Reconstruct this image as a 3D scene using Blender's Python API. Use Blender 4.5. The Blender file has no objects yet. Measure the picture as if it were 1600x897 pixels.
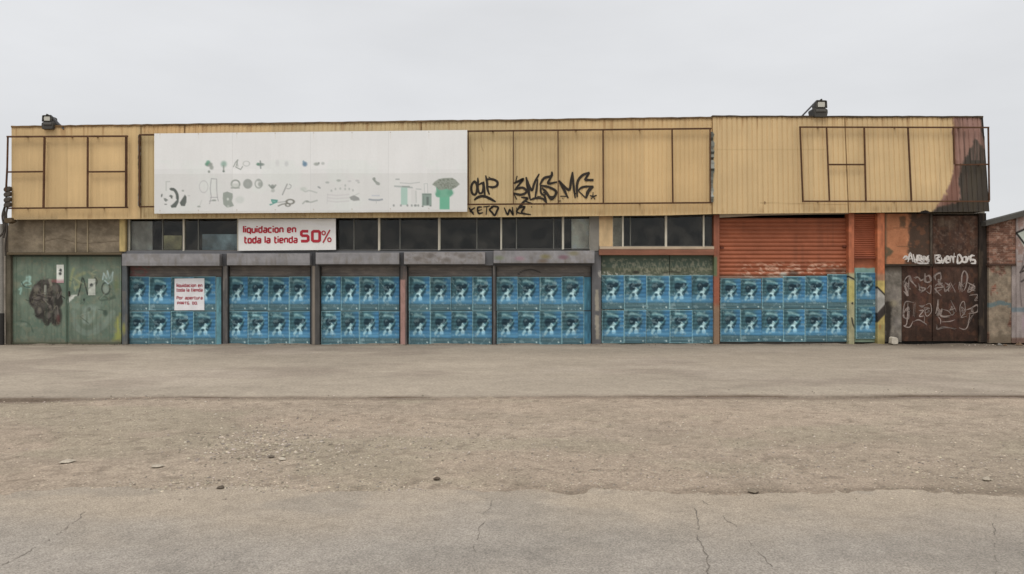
import bpy, math, random
import numpy as np

# ------------------------------------------------------------------ camera, sky, sun, exposure
scene = bpy.context.scene
COL = scene.collection
F, D, EYE = 1200.0, 23.08, 1.72          # focal length in photo pixels, metres to the shop front, eye height
CX, CY = 800.0, 448.5

cam = bpy.data.objects.new("camera", bpy.data.cameras.new("camera"))
COL.objects.link(cam)
cam.location = (0, -D, EYE)
cam.rotation_euler = (math.radians(90), 0, 0)
cam.data.sensor_width = 36.0
cam.data.lens = 36.0 * F / 1600.0
cam.data.clip_start = 0.1
cam.data.clip_end = 3000
scene.camera = cam

SUN_EL, SUN_AZ = 58.0, -18.0             # degrees; azimuth measured from straight behind the camera
world = bpy.data.worlds.new("World")
scene.world = world
world.use_nodes = True
wn, wl = world.node_tree.nodes, world.node_tree.links
bg = wn["Background"]
bg.inputs["Strength"].default_value = 0.1
sky = wn.new("ShaderNodeTexSky")
sky.sky_type = 'NISHITA'
sky.sun_disc = False
sky.sun_elevation = math.radians(SUN_EL)
sky.sun_rotation = math.radians(180 - SUN_AZ)
geo = wn.new("ShaderNodeTexCoord")
sep = wn.new("ShaderNodeSeparateXYZ")
wl.new(geo.outputs["Generated"], sep.inputs[0])
ramp = wn.new("ShaderNodeValToRGB")       # overcast: brighter towards the zenith
ramp.color_ramp.elements[0].position = 0.0
ramp.color_ramp.elements[0].color = (0.535, 0.54, 0.55, 1)
ramp.color_ramp.elements[1].position = 0.34
ramp.color_ramp.elements[1].color = (0.55, 0.555, 0.565, 1)
e = ramp.color_ramp.elements.new(0.7); e.color = (0.86, 0.87, 0.88, 1)
e = ramp.color_ramp.elements.new(1.0); e.color = (1, 1, 1, 1)
wl.new(sep.outputs["Z"], ramp.inputs[0])
mp = wn.new("ShaderNodeMapping")
mp.inputs["Scale"].default_value = (1.0, 1.0, 3.2)
wl.new(geo.outputs["Generated"], mp.inputs[0])
cn = wn.new("ShaderNodeTexNoise")
cn.inputs["Scale"].default_value = 2.6
cn.inputs["Detail"].default_value = 5
wl.new(mp.outputs[0], cn.inputs["Vector"])
mr = wn.new("ShaderNodeMapRange")
mr.inputs["From Min"].default_value = 0.3
mr.inputs["From Max"].default_value = 0.7
mr.inputs["To Min"].default_value = 14.3 * 0.935
mr.inputs["To Max"].default_value = 14.3 * 1.055
wl.new(cn.outputs["Fac"], mr.inputs["Value"])
vm = wn.new("ShaderNodeVectorMath"); vm.operation = 'SCALE'
wl.new(ramp.outputs["Color"], vm.inputs[0]); wl.new(mr.outputs[0], vm.inputs["Scale"])
mx = wn.new("ShaderNodeMix"); mx.data_type = 'RGBA'
mx.inputs[0].default_value = 0.94
wl.new(sky.outputs[0], mx.inputs[6]); wl.new(vm.outputs[0], mx.inputs[7])
wl.new(mx.outputs[2], bg.inputs["Color"])

sun = bpy.data.objects.new("sun", bpy.data.lights.new("sun", 'SUN'))
COL.objects.link(sun)
sun.data.energy = 1.0
sun.data.angle = math.radians(24)
sun.data.color = (1.0, 0.965, 0.91)
sun.rotation_euler = (math.radians(90 - SUN_EL), 0, math.radians(SUN_AZ))
sun.location = (0, -30, 40)

vs = scene.view_settings
vs.view_transform = 'Standard'
vs.look = 'None'
vs.exposure = 0.0
vs.gamma = 1.0
vs.use_curve_mapping = False
scene.render.engine = 'CYCLES'
scene.cycles.use_denoising = True
scene.cycles.max_bounces = 6
scene.cycles.transparent_max_bounces = 12

KV, KH = 0.80, 1.35                       # irradiance/pi on upright and on level surfaces under this sky

# ------------------------------------------------------------------ helpers
R = np.random.default_rng(7)
random.seed(7)


def P(px, py, Y=0.0):
    s = (D + Y) / F
    return np.stack([(np.asarray(px, float) - CX) * s, np.full(np.shape(px), Y, float) if np.shape(px) else Y,
                     EYE + (CY - np.asarray(py, float)) * s], -1)


def G(px, py, z=0.0):
    """ground point seen at a pixel"""
    d = (EYE - z) * F / (py - CY)
    return ((px - CX) * d / F, d - D, z)


def alb(c, k=KV):
    c = np.clip(np.asarray(c, float) / 255.0, 0, 1)
    lin = np.where(c <= 0.04045, c / 12.92, ((c + 0.055) / 1.055) ** 2.4)
    return np.clip(lin / k, 0.0, 0.88)


def smooth(t):
    t = np.clip(t, 0, 1)
    return t * t * (3 - 2 * t)


_lat = np.random.default_rng(3).random((256, 256))


def vnoise(x, y, seed=0):
    x = np.asarray(x, float) + seed * 17.3; y = np.asarray(y, float) + seed * 31.7
    xi = np.floor(x).astype(int); yi = np.floor(y).astype(int)
    fx = smooth(x - xi); fy = smooth(y - yi)
    a = _lat[xi % 256, yi % 256]; b = _lat[(xi + 1) % 256, yi % 256]
    c = _lat[xi % 256, (yi + 1) % 256]; d = _lat[(xi + 1) % 256, (yi + 1) % 256]
    return (a * (1 - fx) + b * fx) * (1 - fy) + (c * (1 - fx) + d * fx) * fy


def fbm(x, y, seed=0, n=4):
    t = 0; a = 0.5; tot = 0
    for i in range(n):
        t = t + a * vnoise(x * 2 ** i, y * 2 ** i, seed + i); tot += a; a *= 0.55
    return t / tot


class Paint:
    """paint laid on a set of points given in photo pixels"""

    def __init__(s, x, y, base):
        s.x, s.y = x, y
        s.c = np.tile(np.asarray(base, float), (len(x), 1))

    def blend(s, m, col):
        m = np.clip(np.broadcast_to(m, s.x.shape), 0, 1)[:, None]
        s.c = s.c * (1 - m) + np.asarray(col, float) * m
        return s

    def mottle(s, amt, sx, sy, seed=0, n=4):
        s.c = s.c * (1 + amt * 2 * (fbm(s.x / sx, s.y / sy, seed, n) - 0.5))[:, None]
        return s

    def ell(s, cx, cy, rx, ry, col, a=1.0, soft=0.25, rot=0.0):
        t = math.radians(rot); dx, dy = s.x - cx, s.y - cy
        u = (dx * math.cos(t) + dy * math.sin(t)) / rx; v = (-dx * math.sin(t) + dy * math.cos(t)) / ry
        return s.blend(a * smooth((1 + soft - np.hypot(u, v)) / (2 * soft)), col)

    def ring(s, cx, cy, rx, ry, w, col, a=1.0, soft=0.8):
        u = np.hypot((s.x - cx) / rx, (s.y - cy) / ry)
        d = np.abs(u - 1) * min(rx, ry)
        return s.blend(a * smooth((w / 2 + soft - d) / (2 * soft)), col)

    def dist(s, pts, closed=False):
        d = np.full(len(s.x), 1e9)
        q = list(pts) + ([pts[0]] if closed else [])
        for (x0, y0), (x1, y1) in zip(q[:-1], q[1:]):
            ex, ey = x1 - x0, y1 - y0
            L = ex * ex + ey * ey + 1e-9
            t = np.clip(((s.x - x0) * ex + (s.y - y0) * ey) / L, 0, 1)
            d = np.minimum(d, np.hypot(s.x - x0 - t * ex, s.y - y0 - t * ey))
        return d

    def stroke(s, pts, w, col, a=1.0, soft=0.7, curve=False):
        if curve:
            pts = crom(pts, 5)
        return s.blend(a * smooth((w / 2 + soft - s.dist(pts)) / (2 * soft)), col)

    def poly(s, pts, col, a=1.0, soft=0.8, jag=0.0, js=6.0, seed=0):
        ins = np.zeros(len(s.x), bool)
        x = s.x + (jag * (fbm(s.x / js, s.y / js, seed) - 0.5) if jag else 0)
        y = s.y + (jag * (fbm(s.x / js, s.y / js, seed + 9) - 0.5) if jag else 0)
        q = list(pts) + [pts[0]]
        for (x0, y0), (x1, y1) in zip(q[:-1], q[1:]):
            if y0 != y1:
                ins ^= ((y0 > y) != (y1 > y)) & (x < (x1 - x0) * (y - y0) / (y1 - y0) + x0)
        ox, oy = s.x, s.y
        s.x, s.y = x, y
        d = s.dist(pts, True)
        s.x, s.y = ox, oy
        sd = np.where(ins, d, -d)
        return s.blend(a * smooth((sd + soft) / (2 * soft)), col)

    def rect(s, l, t, r, b, col, a=1.0, soft=0.6):
        m = smooth((s.x - l + soft) / (2 * soft)) * smooth((r - s.x + soft) / (2 * soft)) \
            * smooth((s.y - t + soft) / (2 * soft)) * smooth((b - s.y + soft) / (2 * soft))
        return s.blend(a * m, col)


def crom(pts, n=6):
    pts = [np.asarray(p, float) for p in pts]
    if len(pts) < 3:
        return [tuple(p) for p in pts]
    closed = np.allclose(pts[0], pts[-1])
    out = []
    for i in range(len(pts) - 1):
        p0 = pts[i - 1] if i else (pts[-2] if closed else pts[0] * 2 - pts[1])
        p1, p2 = pts[i], pts[i + 1]
        p3 = pts[i + 2] if i + 2 < len(pts) else (pts[1] if closed else pts[-1] * 2 - pts[-2])
        for k in range(n):
            t = k / n
            out.append(0.5 * ((2 * p1) + (-p0 + p2) * t + (2 * p0 - 5 * p1 + 4 * p2 - p3) * t * t
                              + (-p0 + 3 * p1 - 3 * p2 + p3) * t ** 3))
    out.append(pts[-1])
    return [tuple(p) for p in out]


# ------------------------------------------------------------------ materials (procedural)
def make_mat(name, rough=0.7, amt=0.12, scale=3.0, amt2=0.08, scale2=40.0, bump=0.1, bscale=60.0,
             stretch=(1, 1, 1), spec=0.3, rnd=0.0, metal=0.0, dist=0.004, amt3=0.0, scale3=6.0):
    m = bpy.data.materials.new(name); m.use_nodes = True
    n, l = m.node_tree.nodes, m.node_tree.links
    b = n["Principled BSDF"]
    b.inputs["Roughness"].default_value = rough
    b.inputs["Specular IOR Level"].default_value = spec
    b.inputs["Metallic"].default_value = metal
    at = n.new("ShaderNodeAttribute"); at.attribute_name = "Col"
    tc = n.new("ShaderNodeTexCoord")
    mpn = n.new("ShaderNodeMapping"); mpn.inputs["Scale"].default_value = stretch
    l.new(tc.outputs["Object"], mpn.inputs[0])

    def noise(sc, det, vec):
        t = n.new("ShaderNodeTexNoise"); t.inputs["Scale"].default_value = sc
        t.inputs["Detail"].default_value = det; t.inputs["Roughness"].default_value = 0.6
        l.new(vec, t.inputs["Vector"]); return t.outputs["Fac"]

    def rng(v, a):
        r = n.new("ShaderNodeMapRange")
        r.inputs["From Min"].default_value = 0.25; r.inputs["From Max"].default_value = 0.75
        r.inputs["To Min"].default_value = 1 - a; r.inputs["To Max"].default_value = 1 + a
        l.new(v, r.inputs["Value"]); return r.outputs[0]
    f = rng(noise(scale, 5, mpn.outputs[0]), amt)
    f2 = rng(noise(scale2, 3, tc.outputs["Object"]), amt2)
    mu = n.new("ShaderNodeMath"); mu.operation = 'MULTIPLY'
    l.new(f, mu.inputs[0]); l.new(f2, mu.inputs[1])
    out = mu.outputs[0]
    if amt3:
        m3_ = n.new("ShaderNodeMath"); m3_.operation = 'MULTIPLY'
        l.new(out, m3_.inputs[0]); l.new(rng(noise(scale3, 6, tc.outputs["Object"]), amt3), m3_.inputs[1]); out = m3_.outputs[0]
    if rnd:
        oi = n.new("ShaderNodeObjectInfo")
        rr = n.new("ShaderNodeMapRange")
        rr.inputs["To Min"].default_value = 1 - rnd; rr.inputs["To Max"].default_value = 1 + rnd
        l.new(oi.outputs["Random"], rr.inputs["Value"])
        m2 = n.new("ShaderNodeMath"); m2.operation = 'MULTIPLY'
        l.new(out, m2.inputs[0]); l.new(rr.outputs[0], m2.inputs[1]); out = m2.outputs[0]
    v = n.new("ShaderNodeVectorMath"); v.operation = 'SCALE'
    l.new(at.outputs["Color"], v.inputs[0]); l.new(out, v.inputs["Scale"])
    l.new(v.outputs[0], b.inputs["Base Color"])
    if bump:
        bp = n.new("ShaderNodeBump"); bp.inputs["Strength"].default_value = bump
        bp.inputs["Distance"].default_value = dist
        l.new(noise(bscale, 4, tc.outputs["Object"]), bp.inputs["Height"])
        l.new(bp.outputs[0], b.inputs["Normal"])
    return m


M_CLAD = make_mat("weathered sheet cladding", 0.55, 0.045, 2.2, 0.05, 30, 0.06, 25, (6, 1, 0.35))
M_METAL = make_mat("painted steel", 0.6, 0.14, 3.0, 0.08, 45, 0.10, 50, (1, 1, 1))
M_RUST = make_mat("rusty angle iron", 0.85, 0.35, 6.0, 0.2, 60, 0.3, 80, (1, 1, 1), 0.15)
M_WALL = make_mat("old render", 0.9, 0.18, 2.5, 0.14, 30, 0.35, 35, (1, 1, 1), 0.15, dist=0.01)
M_PAPER = make_mat("pasted paper", 0.75, 0.06, 3.0, 0.05, 30, 0.12, 14, (1, 1, 1), 0.25, 0.09, dist=0.01)
M_SIGN = make_mat("faded sign sheet", 0.6, 0.03, 1.2, 0.02, 20, 0.03, 8, (1, 1, 0.3), 0.3)
M_INK = make_mat("printed ink", 0.7, 0.12, 4, 0.1, 40, 0.0, 20)
M_SPRAY = make_mat("spray paint", 0.7, 0.35, 9, 0.3, 45, 0.0, 20)
M_STONE = make_mat("stone", 0.9, 0.2, 8, 0.2, 60, 0.4, 70, (1, 1, 1), 0.15)
M_DIRT = make_mat("compacted gravel dirt", 0.95, 0.06, 1.1, 0.42, 48, 1.0, 60, (1, 1, 1), 0.1, dist=0.03, amt3=0.16, scale3=9)
M_APRON = make_mat("worn concrete apron", 0.92, 0.06, 0.9, 0.26, 22, 0.6, 30, (0.7, 1, 1), 0.12, dist=0.012, amt3=0.12, scale3=3.2)
M_ROAD = make_mat("worn pale asphalt", 0.9, 0.05, 0.8, 0.46, 85, 1.0, 100, (1, 1, 1), 0.15, dist=0.014, amt3=0.12, scale3=7)
M_DARK = make_mat("dark interior", 0.95, 0.1, 2, 0.1, 20, 0.0, 20)


def glass_mat():
    m = bpy.data.materials.new("dusty window glass"); m.use_nodes = True
    n, l = m.node_tree.nodes, m.node_tree.links
    n.remove(n["Principled BSDF"])
    out = n["Material Output"]
    tr = n.new("ShaderNodeBsdfTransparent"); tr.inputs[0].default_value = (0.88, 0.90, 0.89, 1)
    gl = n.new("ShaderNodeBsdfGlossy"); gl.inputs["Roughness"].default_value = 0.08
    df = n.new("ShaderNodeBsdfDiffuse"); df.inputs[0].default_value = (0.16, 0.15, 0.13, 1)
    fr = n.new("ShaderNodeFresnel"); fr.inputs[0].default_value = 1.33
    m1 = n.new("ShaderNodeMixShader"); m2 = n.new("ShaderNodeMixShader")
    tc = n.new("ShaderNodeTexCoord"); nz = n.new("ShaderNodeTexNoise")
    nz.inputs["Scale"].default_value = 2.2; nz.inputs["Detail"].default_value = 6
    l.new(tc.outputs["Object"], nz.inputs["Vector"])
    mr = n.new("ShaderNodeMapRange"); mr.inputs["From Min"].default_value = 0.4; mr.inputs["From Max"].default_value = 0.8
    mr.inputs["To Min"].default_value = 0.012; mr.inputs["To Max"].default_value = 0.30
    l.new(nz.outputs["Fac"], mr.inputs["Value"])
    l.new(mr.outputs[0], m1.inputs[0]); l.new(tr.outputs[0], m1.inputs[1]); l.new(df.outputs[0], m1.inputs[2])
    l.new(fr.outputs[0], m2.inputs[0]); l.new(m1.outputs[0], m2.inputs[1]); l.new(gl.outputs[0], m2.inputs[2])
    l.new(m2.outputs[0], out.inputs[0])
    return m


M_GLASS = glass_mat()


# ------------------------------------------------------------------ mesh building
class MB:
    def __init__(s):
        s.v, s.f, s.c = [], [], []

    def add(s, verts, faces, cols):
        o = len(s.v)
        verts = [tuple(map(float, q)) for q in verts]
        s.v += verts
        cols = np.asarray(cols, float)
        if cols.ndim == 1:
            cols = np.tile(cols, (len(verts), 1))
        s.c += [tuple(q) for q in cols]
        s.f += [tuple(i + o for i in f) for f in faces]
        return s

    def box(s, x0, x1, y0, y1, z0, z1, col):
        vv = [(x, y, z) for x in (x0, x1) for y in (y0, y1) for z in (z0, z1)]
        ff = [(0, 1, 3, 2), (4, 6, 7, 5), (0, 4, 5, 1), (2, 3, 7, 6), (0, 2, 6, 4), (1, 5, 7, 3)]
        return s.add(vv, ff, col)

    def prism(s, pts, yf, yb, col):
        """polygon in photo pixels (any winding), measured at depth yf, pushed straight back to yb"""
        a = sum(x0 * y1 - x1 * y0 for (x0, y0), (x1, y1) in zip(pts, pts[1:] + pts[:1]))
        if a > 0:                                     # make it face the street
            pts = pts[::-1]
        n = len(pts)
        fr = [P(x, y, yf) for x, y in pts]
        bk = [(q[0], yb, q[2]) for q in fr]
        ff = [tuple(range(n)), tuple(range(2 * n - 1, n - 1, -1))]
        ff += [(i, i + n, (i + 1) % n + n, (i + 1) % n) for i in range(n)]
        return s.add(fr + bk, ff, col)

    def rect(s, l, t, r, b, yf, yb, col):
        return s.prism([(l, t), (r, t), (r, b), (l, b)], yf, yb, col)

    def bar(s, p0, p1, w, yf, yb, col):
        (x0, y0), (x1, y1) = p0, p1
        L = math.hypot(x1 - x0, y1 - y0); nx, ny = -(y1 - y0) / L * w / 2, (x1 - x0) / L * w / 2
        return s.prism([(x0 + nx, y0 + ny), (x1 + nx, y1 + ny), (x1 - nx, y1 - ny), (x0 - nx, y0 - ny)], yf, yb, col)

    def ribbon(s, pts, w, Y, col, curve=True, taper=0.35, closed=False):
        """a flat stroke of paint in photo pixels"""
        if curve:
            pts = crom(pts, 6)
        if closed and not np.allclose(pts[0], pts[-1]):
            pts = list(pts) + [pts[0]]
        q = np.asarray(pts, float)
        keep = np.r_[True, np.hypot(*np.diff(q, axis=0).T) > 1e-4]
        q = q[keep]
        if len(q) < 2:
            return s
        loop = closed or np.allclose(q[0], q[-1])
        t = np.diff(q, axis=0); t /= np.hypot(t[:, 0], t[:, 1])[:, None]
        t0 = np.vstack([t[-1:] if loop else t[:1], t]); t1 = np.vstack([t, t[:1] if loop else t[-1:]])
        n0 = np.c_[-t0[:, 1], t0[:, 0]]; n1 = np.c_[-t1[:, 1], t1[:, 0]]
        nn = n0 + n1; ln = np.hypot(nn[:, 0], nn[:, 1])[:, None]
        nn = np.where(ln > 1e-3, nn / np.maximum(ln, 1e-3), n0)
        sc = 1 / np.maximum((nn * n0).sum(1), 0.55)
        ww = np.full(len(q), w / 2.0)
        if not loop and taper:
            k = np.minimum(np.arange(len(q)), np.arange(len(q))[::-1]) / max(1.0, min(4, len(q) / 3))
            ww *= np.clip(taper + (1 - taper) * k, 0, 1)
        L = q + nn * (ww * sc)[:, None]; Rr = q - nn * (ww * sc)[:, None]
        n = len(q)
        vv = list(P(L[:, 0], L[:, 1], Y)) + list(P(Rr[:, 0], Rr[:, 1], Y))
        s.add(vv, [(i, i + 1, n + i + 1, n + i) for i in range(n - 1)], col)
        return s

    def grid(s, quad, yf, yb, paint, us, vs_, disp=None, k=KV, back=True):
        """front sheet between four photo-pixel corners (tl, tr, br, bl), with sides and a back"""
        tl, tr, br, bl = [np.asarray(p, float) for p in quad]
        us = np.asarray(us, float); vs_ = np.asarray(vs_, float)
        U, V = np.meshgrid(us, vs_)
        U, V = U.ravel(), V.ravel()
        q = (tl * ((1 - U) * (1 - V))[:, None] + tr * (U * (1 - V))[:, None]
             + br * (U * V)[:, None] + bl * ((1 - U) * V)[:, None])
        col = paint(q[:, 0], q[:, 1]) if callable(paint) else np.tile(np.asarray(paint, float), (len(U), 1))
        col = alb(col, k)
        w = P(q[:, 0], q[:, 1], yf)
        if disp is not None:
            w[:, 1] += disp(U, V, q)
        nu, nv = len(us), len(vs_)
        idx = np.arange(nu * nv).reshape(nv, nu)
        ff = [(idx[j, i], idx[j + 1, i], idx[j + 1, i + 1], idx[j, i + 1]) for j in range(nv - 1) for i in range(nu - 1)]
        vv = list(w); cc = list(col)
        if back:
            ring = list(idx[0, :]) + list(idx[1:, -1]) + list(idx[-1, -2::-1]) + list(idx[-2:0:-1, 0])
            o = len(vv)
            for i in ring:
                vv.append((w[i][0], yb, w[i][2])); cc.append(col[i])
            m = len(ring)
            for a in range(m):
                b = (a + 1) % m
                ff.append((ring[a], ring[b], o + b, o + a))
            ff.append(tuple(o + a for a in range(m)))
        return s.add(vv, ff, np.asarray(cc))


def worldloc(o):
    v = np.zeros(3)
    while o is not None:
        v += np.array(o.location); o = o.parent
    return v


def obj(name, mb, mat, parent=None, bevel=0.0, shade=False, base='bottom'):
    v = np.asarray(mb.v, float)
    if parent is None:
        lo, hi = v.min(0), v.max(0)
        org = np.array([(lo[0] + hi[0]) / 2, (lo[1] + hi[1]) / 2, lo[2]]) if base == 'bottom' else np.zeros(3)
    else:
        org = worldloc(parent)
    me = bpy.data.meshes.new(name)
    me.from_pydata([tuple(q) for q in v - org], [], mb.f)
    at = me.attributes.new("Col", 'FLOAT_COLOR', 'POINT')
    c = np.c_[np.asarray(mb.c), np.ones(len(v))].astype(np.float32)
    at.data.foreach_set("color", c.ravel())
    me.materials.append(mat)
    if shade:
        me.polygons.foreach_set("use_smooth", [True] * len(me.polygons))
    me.update()
    o = bpy.data.objects.new(name, me)
    COL.objects.link(o)
    if parent is None:
        o.location = org
    else:
        o.parent = parent
    if bevel:
        b = o.modifiers.new("edges", 'BEVEL'); b.width = bevel; b.segments = 2; b.limit_method = 'ANGLE'
    return o


def thing(name, loc, label, cat, group=None):
    o = bpy.data.objects.new(name, None)
    COL.objects.link(o)
    o.location = tuple(float(q) for q in loc)
    return tag(o, label, cat, group)


def tag(o, label=None, cat=None, group=None, kind=None):
    if label: o["label"] = label
    if cat: o["category"] = cat
    if group: o["group"] = group
    if kind: o["kind"] = kind
    return o


def lab(o, label):
    o["label"] = label
    return o


def Q(l, t, r, b):
    return ((l, t), (r, t), (r, b), (l, b))


def panel(name, quad, yf, yb, paint, mat, parent=None, sp=2.0, bevel=0.0, disp=None, k=KV):
    if len(quad) == 4 and not hasattr(quad[0], '__len__'):
        quad = Q(*quad)
    w = max(abs(quad[1][0] - quad[0][0]), abs(quad[2][0] - quad[3][0])); h = max(abs(quad[3][1] - quad[0][1]), abs(quad[2][1] - quad[1][1]))
    if callable(paint) or disp is not None:
        nu, nv = max(2, int(w / sp) + 1), max(2, int(h / sp) + 1)
    else:
        nu = nv = 2
    mb = MB().grid(quad, yf, yb, paint, np.linspace(0, 1, nu), np.linspace(0, 1, nv), disp, k)
    return obj(name, mb, mat, parent, bevel)


# ------------------------------------------------------------------ the ground
def sheet(name, xs, ys, zf, cf, mat, label_kind='structure', k=KH):
    X, Y = np.meshgrid(xs, ys); X, Y = X.ravel(), Y.ravel()
    X, Y, Z = zf(X, Y)
    c = alb(cf(X, Y), k)
    nx, ny = len(xs), len(ys)
    idx = np.arange(nx * ny).reshape(ny, nx)
    mb = MB()
    mb.v = [tuple(q) for q in np.c_[X, Y, Z]]; mb.c = [tuple(q) for q in c]
    mb.f = [(idx[j, i], idx[j, i + 1], idx[j + 1, i + 1], idx[j + 1, i]) for j in range(ny - 1) for i in range(nx - 1)]
    o = obj(name, mb, mat, None, shade=True, base='zero')
    return tag(o, kind=label_kind)


def lerp_axis(core0, core1, step, far0, far1, n=10):
    a = far0 + (core0 - far0) * (1 - (1 - np.linspace(0, 1, n, endpoint=False)) ** 2)
    c = core1 + (far1 - core1) * np.linspace(0, 1, n) ** 2
    return np.r_[a, np.arange(core0, core1, step), c]


sheet("ground", np.linspace(-900, 900, 40), np.linspace(-900, 1500, 40),
      lambda x, y: (x, y, np.full(len(x), -0.14)),
      lambda x, y: np.tile([150, 140, 124], (len(x), 1)).astype(float), M_DIRT)

EDGE_Y, ROAD_Y = G(800, 619)[1], G(800, 764)[1]


def edge_y(x):
    return EDGE_Y + 0.26 * (fbm(x / 1.3, x * 0 + 2.2, 4) - 0.5) + 0.20 * (vnoise(x / 6, x * 0, 8) - 0.5) + 0.012 * x


def apron_h(x, y):
    t = np.clip((y - EDGE_Y) / (0.35 - EDGE_Y), 0, 1)
    y2 = np.where(t < 1, edge_y(x) + (0.35 - edge_y(x)) * t, y)
    z = -0.004 - 0.012 * fbm(x / 3.0, y2 / 2.0, 12)
    z = z + 0.035 * smooth((y2 + 0.32) / 0.34) * smooth((fbm(x / 0.7, y2 / 0.4, 17) - 0.36) / 0.3) * (0.4 + fbm(x / 0.12, y2 / 0.2, 19))
    z = np.where(t < 1e-4, -0.10, z)
    z = np.where((t >= 1e-4) & (t < 0.012), z - 0.010 * vnoise(x / 0.12, x * 0, 3), z)
    return x, y2, z


def apron_c(x, y):
    c = np.tile([177, 164, 147], (len(x), 1)).astype(float)
    c *= (1 + 0.16 * (fbm(x / 3.0, y / 1.6, 21) - 0.5))[:, None]
    p = Paint(x, y, (0, 0, 0)); p.c = c
    m = smooth((fbm(x / 2.6, y / 1.5, 33) - 0.53) / 0.14)
    p.blend(0.34 * m, (142, 128, 116))
    m = smooth((fbm(x / 3.4, y / 2.4, 43) - 0.55) / 0.15)
    p.blend(0.45 * m, (190, 176, 160))
    p.blend(0.38 * smooth((y + 1.3 - 0.9 * fbm(x / 1.5, y / 0.5, 71)) / 0.8), (120, 107, 92))  # damp grime along the wall
    p.blend(0.55 * smooth((x - 10.5) / 2) * smooth((y + 2.4) / 1.6), (112, 100, 88))           # soot and soil by the burnt gate
    m = np.exp(-((y - edge_y(x) - .02) / 0.13) ** 2)
    p.blend(0.9 * m * (0.35 + 0.65 * smooth((fbm(x / 1.4, x * 0, 91) - 0.25) / 0.4)), (112, 97, 84))
    return p.c


ya = np.r_[EDGE_Y, EDGE_Y + 0.03, np.arange(EDGE_Y + 0.12, 0.35, 0.13), 0.35]
sheet("forecourt", lerp_axis(-17, 17, 0.12, -60, 60), ya, apron_h, apron_c, M_APRON)


def road_y(x):
    return ROAD_Y + 0.60 * (fbm(x / 1.9, x * 0 + .7, 58) - 0.5) + 0.30 * (fbm(x / 0.35, x * 0 + 3.1, 59) - 0.5)


def verge_h(x, y):
    dr = y - road_y(x)
    t_in = smooth((dr + 0.30) / 1.0)
    z = -0.060 + 0.024 * t_in
    gut = np.exp(-((y - edge_y(x) + 0.10) / 0.30) ** 2)
    z = z + (0.028 - 0.07 * vnoise(x / 1.9, x * 0 + 4.4, 57)) * gut
    z += 0.018 * (fbm(x / 1.7, y / 1.4, 51) - 0.5) + (0.016 * (fbm(x / 0.30, y / 0.30, 52, 3) - 0.5) + 0.010 * (vnoise(x / 0.07, y / 0.07, 53) - 0.5)) * t_in
    z += 0.03 * (fbm(x / 0.9, y / 0.9, 54) - 0.5) * (1 - t_in)
    return x, y, z


def verge_c(x, y):
    c = np.tile([197, 179, 159], (len(x), 1)).astype(float)
    c *= (1 + 0.12 * (fbm(x / 2.6, y / 1.6, 61) - 0.5) + 0.12 * (fbm(x / 0.3, y / 0.3, 62) - 0.5) + 0.10 * (vnoise(x / 0.06, y / 0.06, 67) - 0.5))[:, None]
    p = Paint(x, y, (0, 0, 0)); p.c = c
    p.blend(0.45 * smooth((fbm(x / 2.6, y / 1.4, 63) - 0.5) / 0.16), (204, 183, 162))
    p.blend(0.40 * smooth((fbm(x / 1.8, y / 1.2, 69) - 0.52) / 0.14), (184, 174, 150))
    p.blend(0.30 * smooth((fbm(x / 1.3, y / 0.8, 64) - 0.53) / 0.12), (176, 162, 142))
    p.blend(0.40 * smooth((fbm(x / 0.12, y / 0.12, 66, 2) - 0.68) / 0.08), (140, 126, 110))
    gut = np.exp(-((y - edge_y(x) + 0.06) / 0.13) ** 2)
    p.blend(0.7 * gut * (0.25 + 0.75 * vnoise(x / 1.2, x * 0, 68)), (118, 102, 90))
    rim = np.exp(-((y - road_y(x) - 0.12) / 0.18) ** 2)
    p.blend(0.5 * rim * smooth((fbm(x / 1.3, y / 0.9, 65) - 0.52) / 0.15), (134, 120, 104))
    return p.c


yv = np.r_[np.arange(ROAD_Y - 0.6, ROAD_Y + 2, 0.035), np.arange(ROAD_Y + 2, EDGE_Y + 0.35, 0.05)]
verge = sheet("gravel_verge", lerp_axis(-10, 10, 0.045, -60, 60, 40), yv, verge_h, verge_c, M_DIRT)


def road_h(x, y):
    return x, y, -0.052 - 0.003 * (fbm(x / 1.7, y / 1.7, 77) - 0.5) + 0 * x


def road_c(x, y):
    c = np.tile([182, 172, 160], (len(x), 1)).astype(float)
    c *= (1 + 0.12 * (fbm(x / 1.8, y / 1.2, 81) - 0.5) + 0.08 * (fbm(x / 0.35, y / 0.35, 82) - 0.5))[:, None]
    p = Paint(x, y, (0, 0, 0)); p.c = c
    d = road_y(x) - y
    p.blend(0.92 * (1 - smooth(d / 1.5 + 0.9 * (fbm(x / 1.2, y / 0.8, 84) - 0.5))), (194, 178, 158))   # dust washed over from the verge
    p.blend(0.35 * smooth((fbm(x / 2.4, y / 1.4, 85) - 0.52) / 0.15), (182, 170, 156))
    p.blend(0.22 * smooth((fbm(x / 0.9, y / 0.6, 86) - 0.56) / 0.1), (146, 140, 131))
    p.blend(0.16 * smooth((0.5 - np.abs(y - ROAD_Y + 1.25 + 0.1 * np.sin(x / 3))) / 0.4), (150, 143, 133))
    return p.c


road = sheet("road", lerp_axis(-6.5, 6.5, 0.035, -60, 60, 24), np.r_[-60, -45, -30, -24, -20.5, np.arange(-19.2, ROAD_Y + 0.6, 0.03)], road_h, road_c, M_ROAD)




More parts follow.
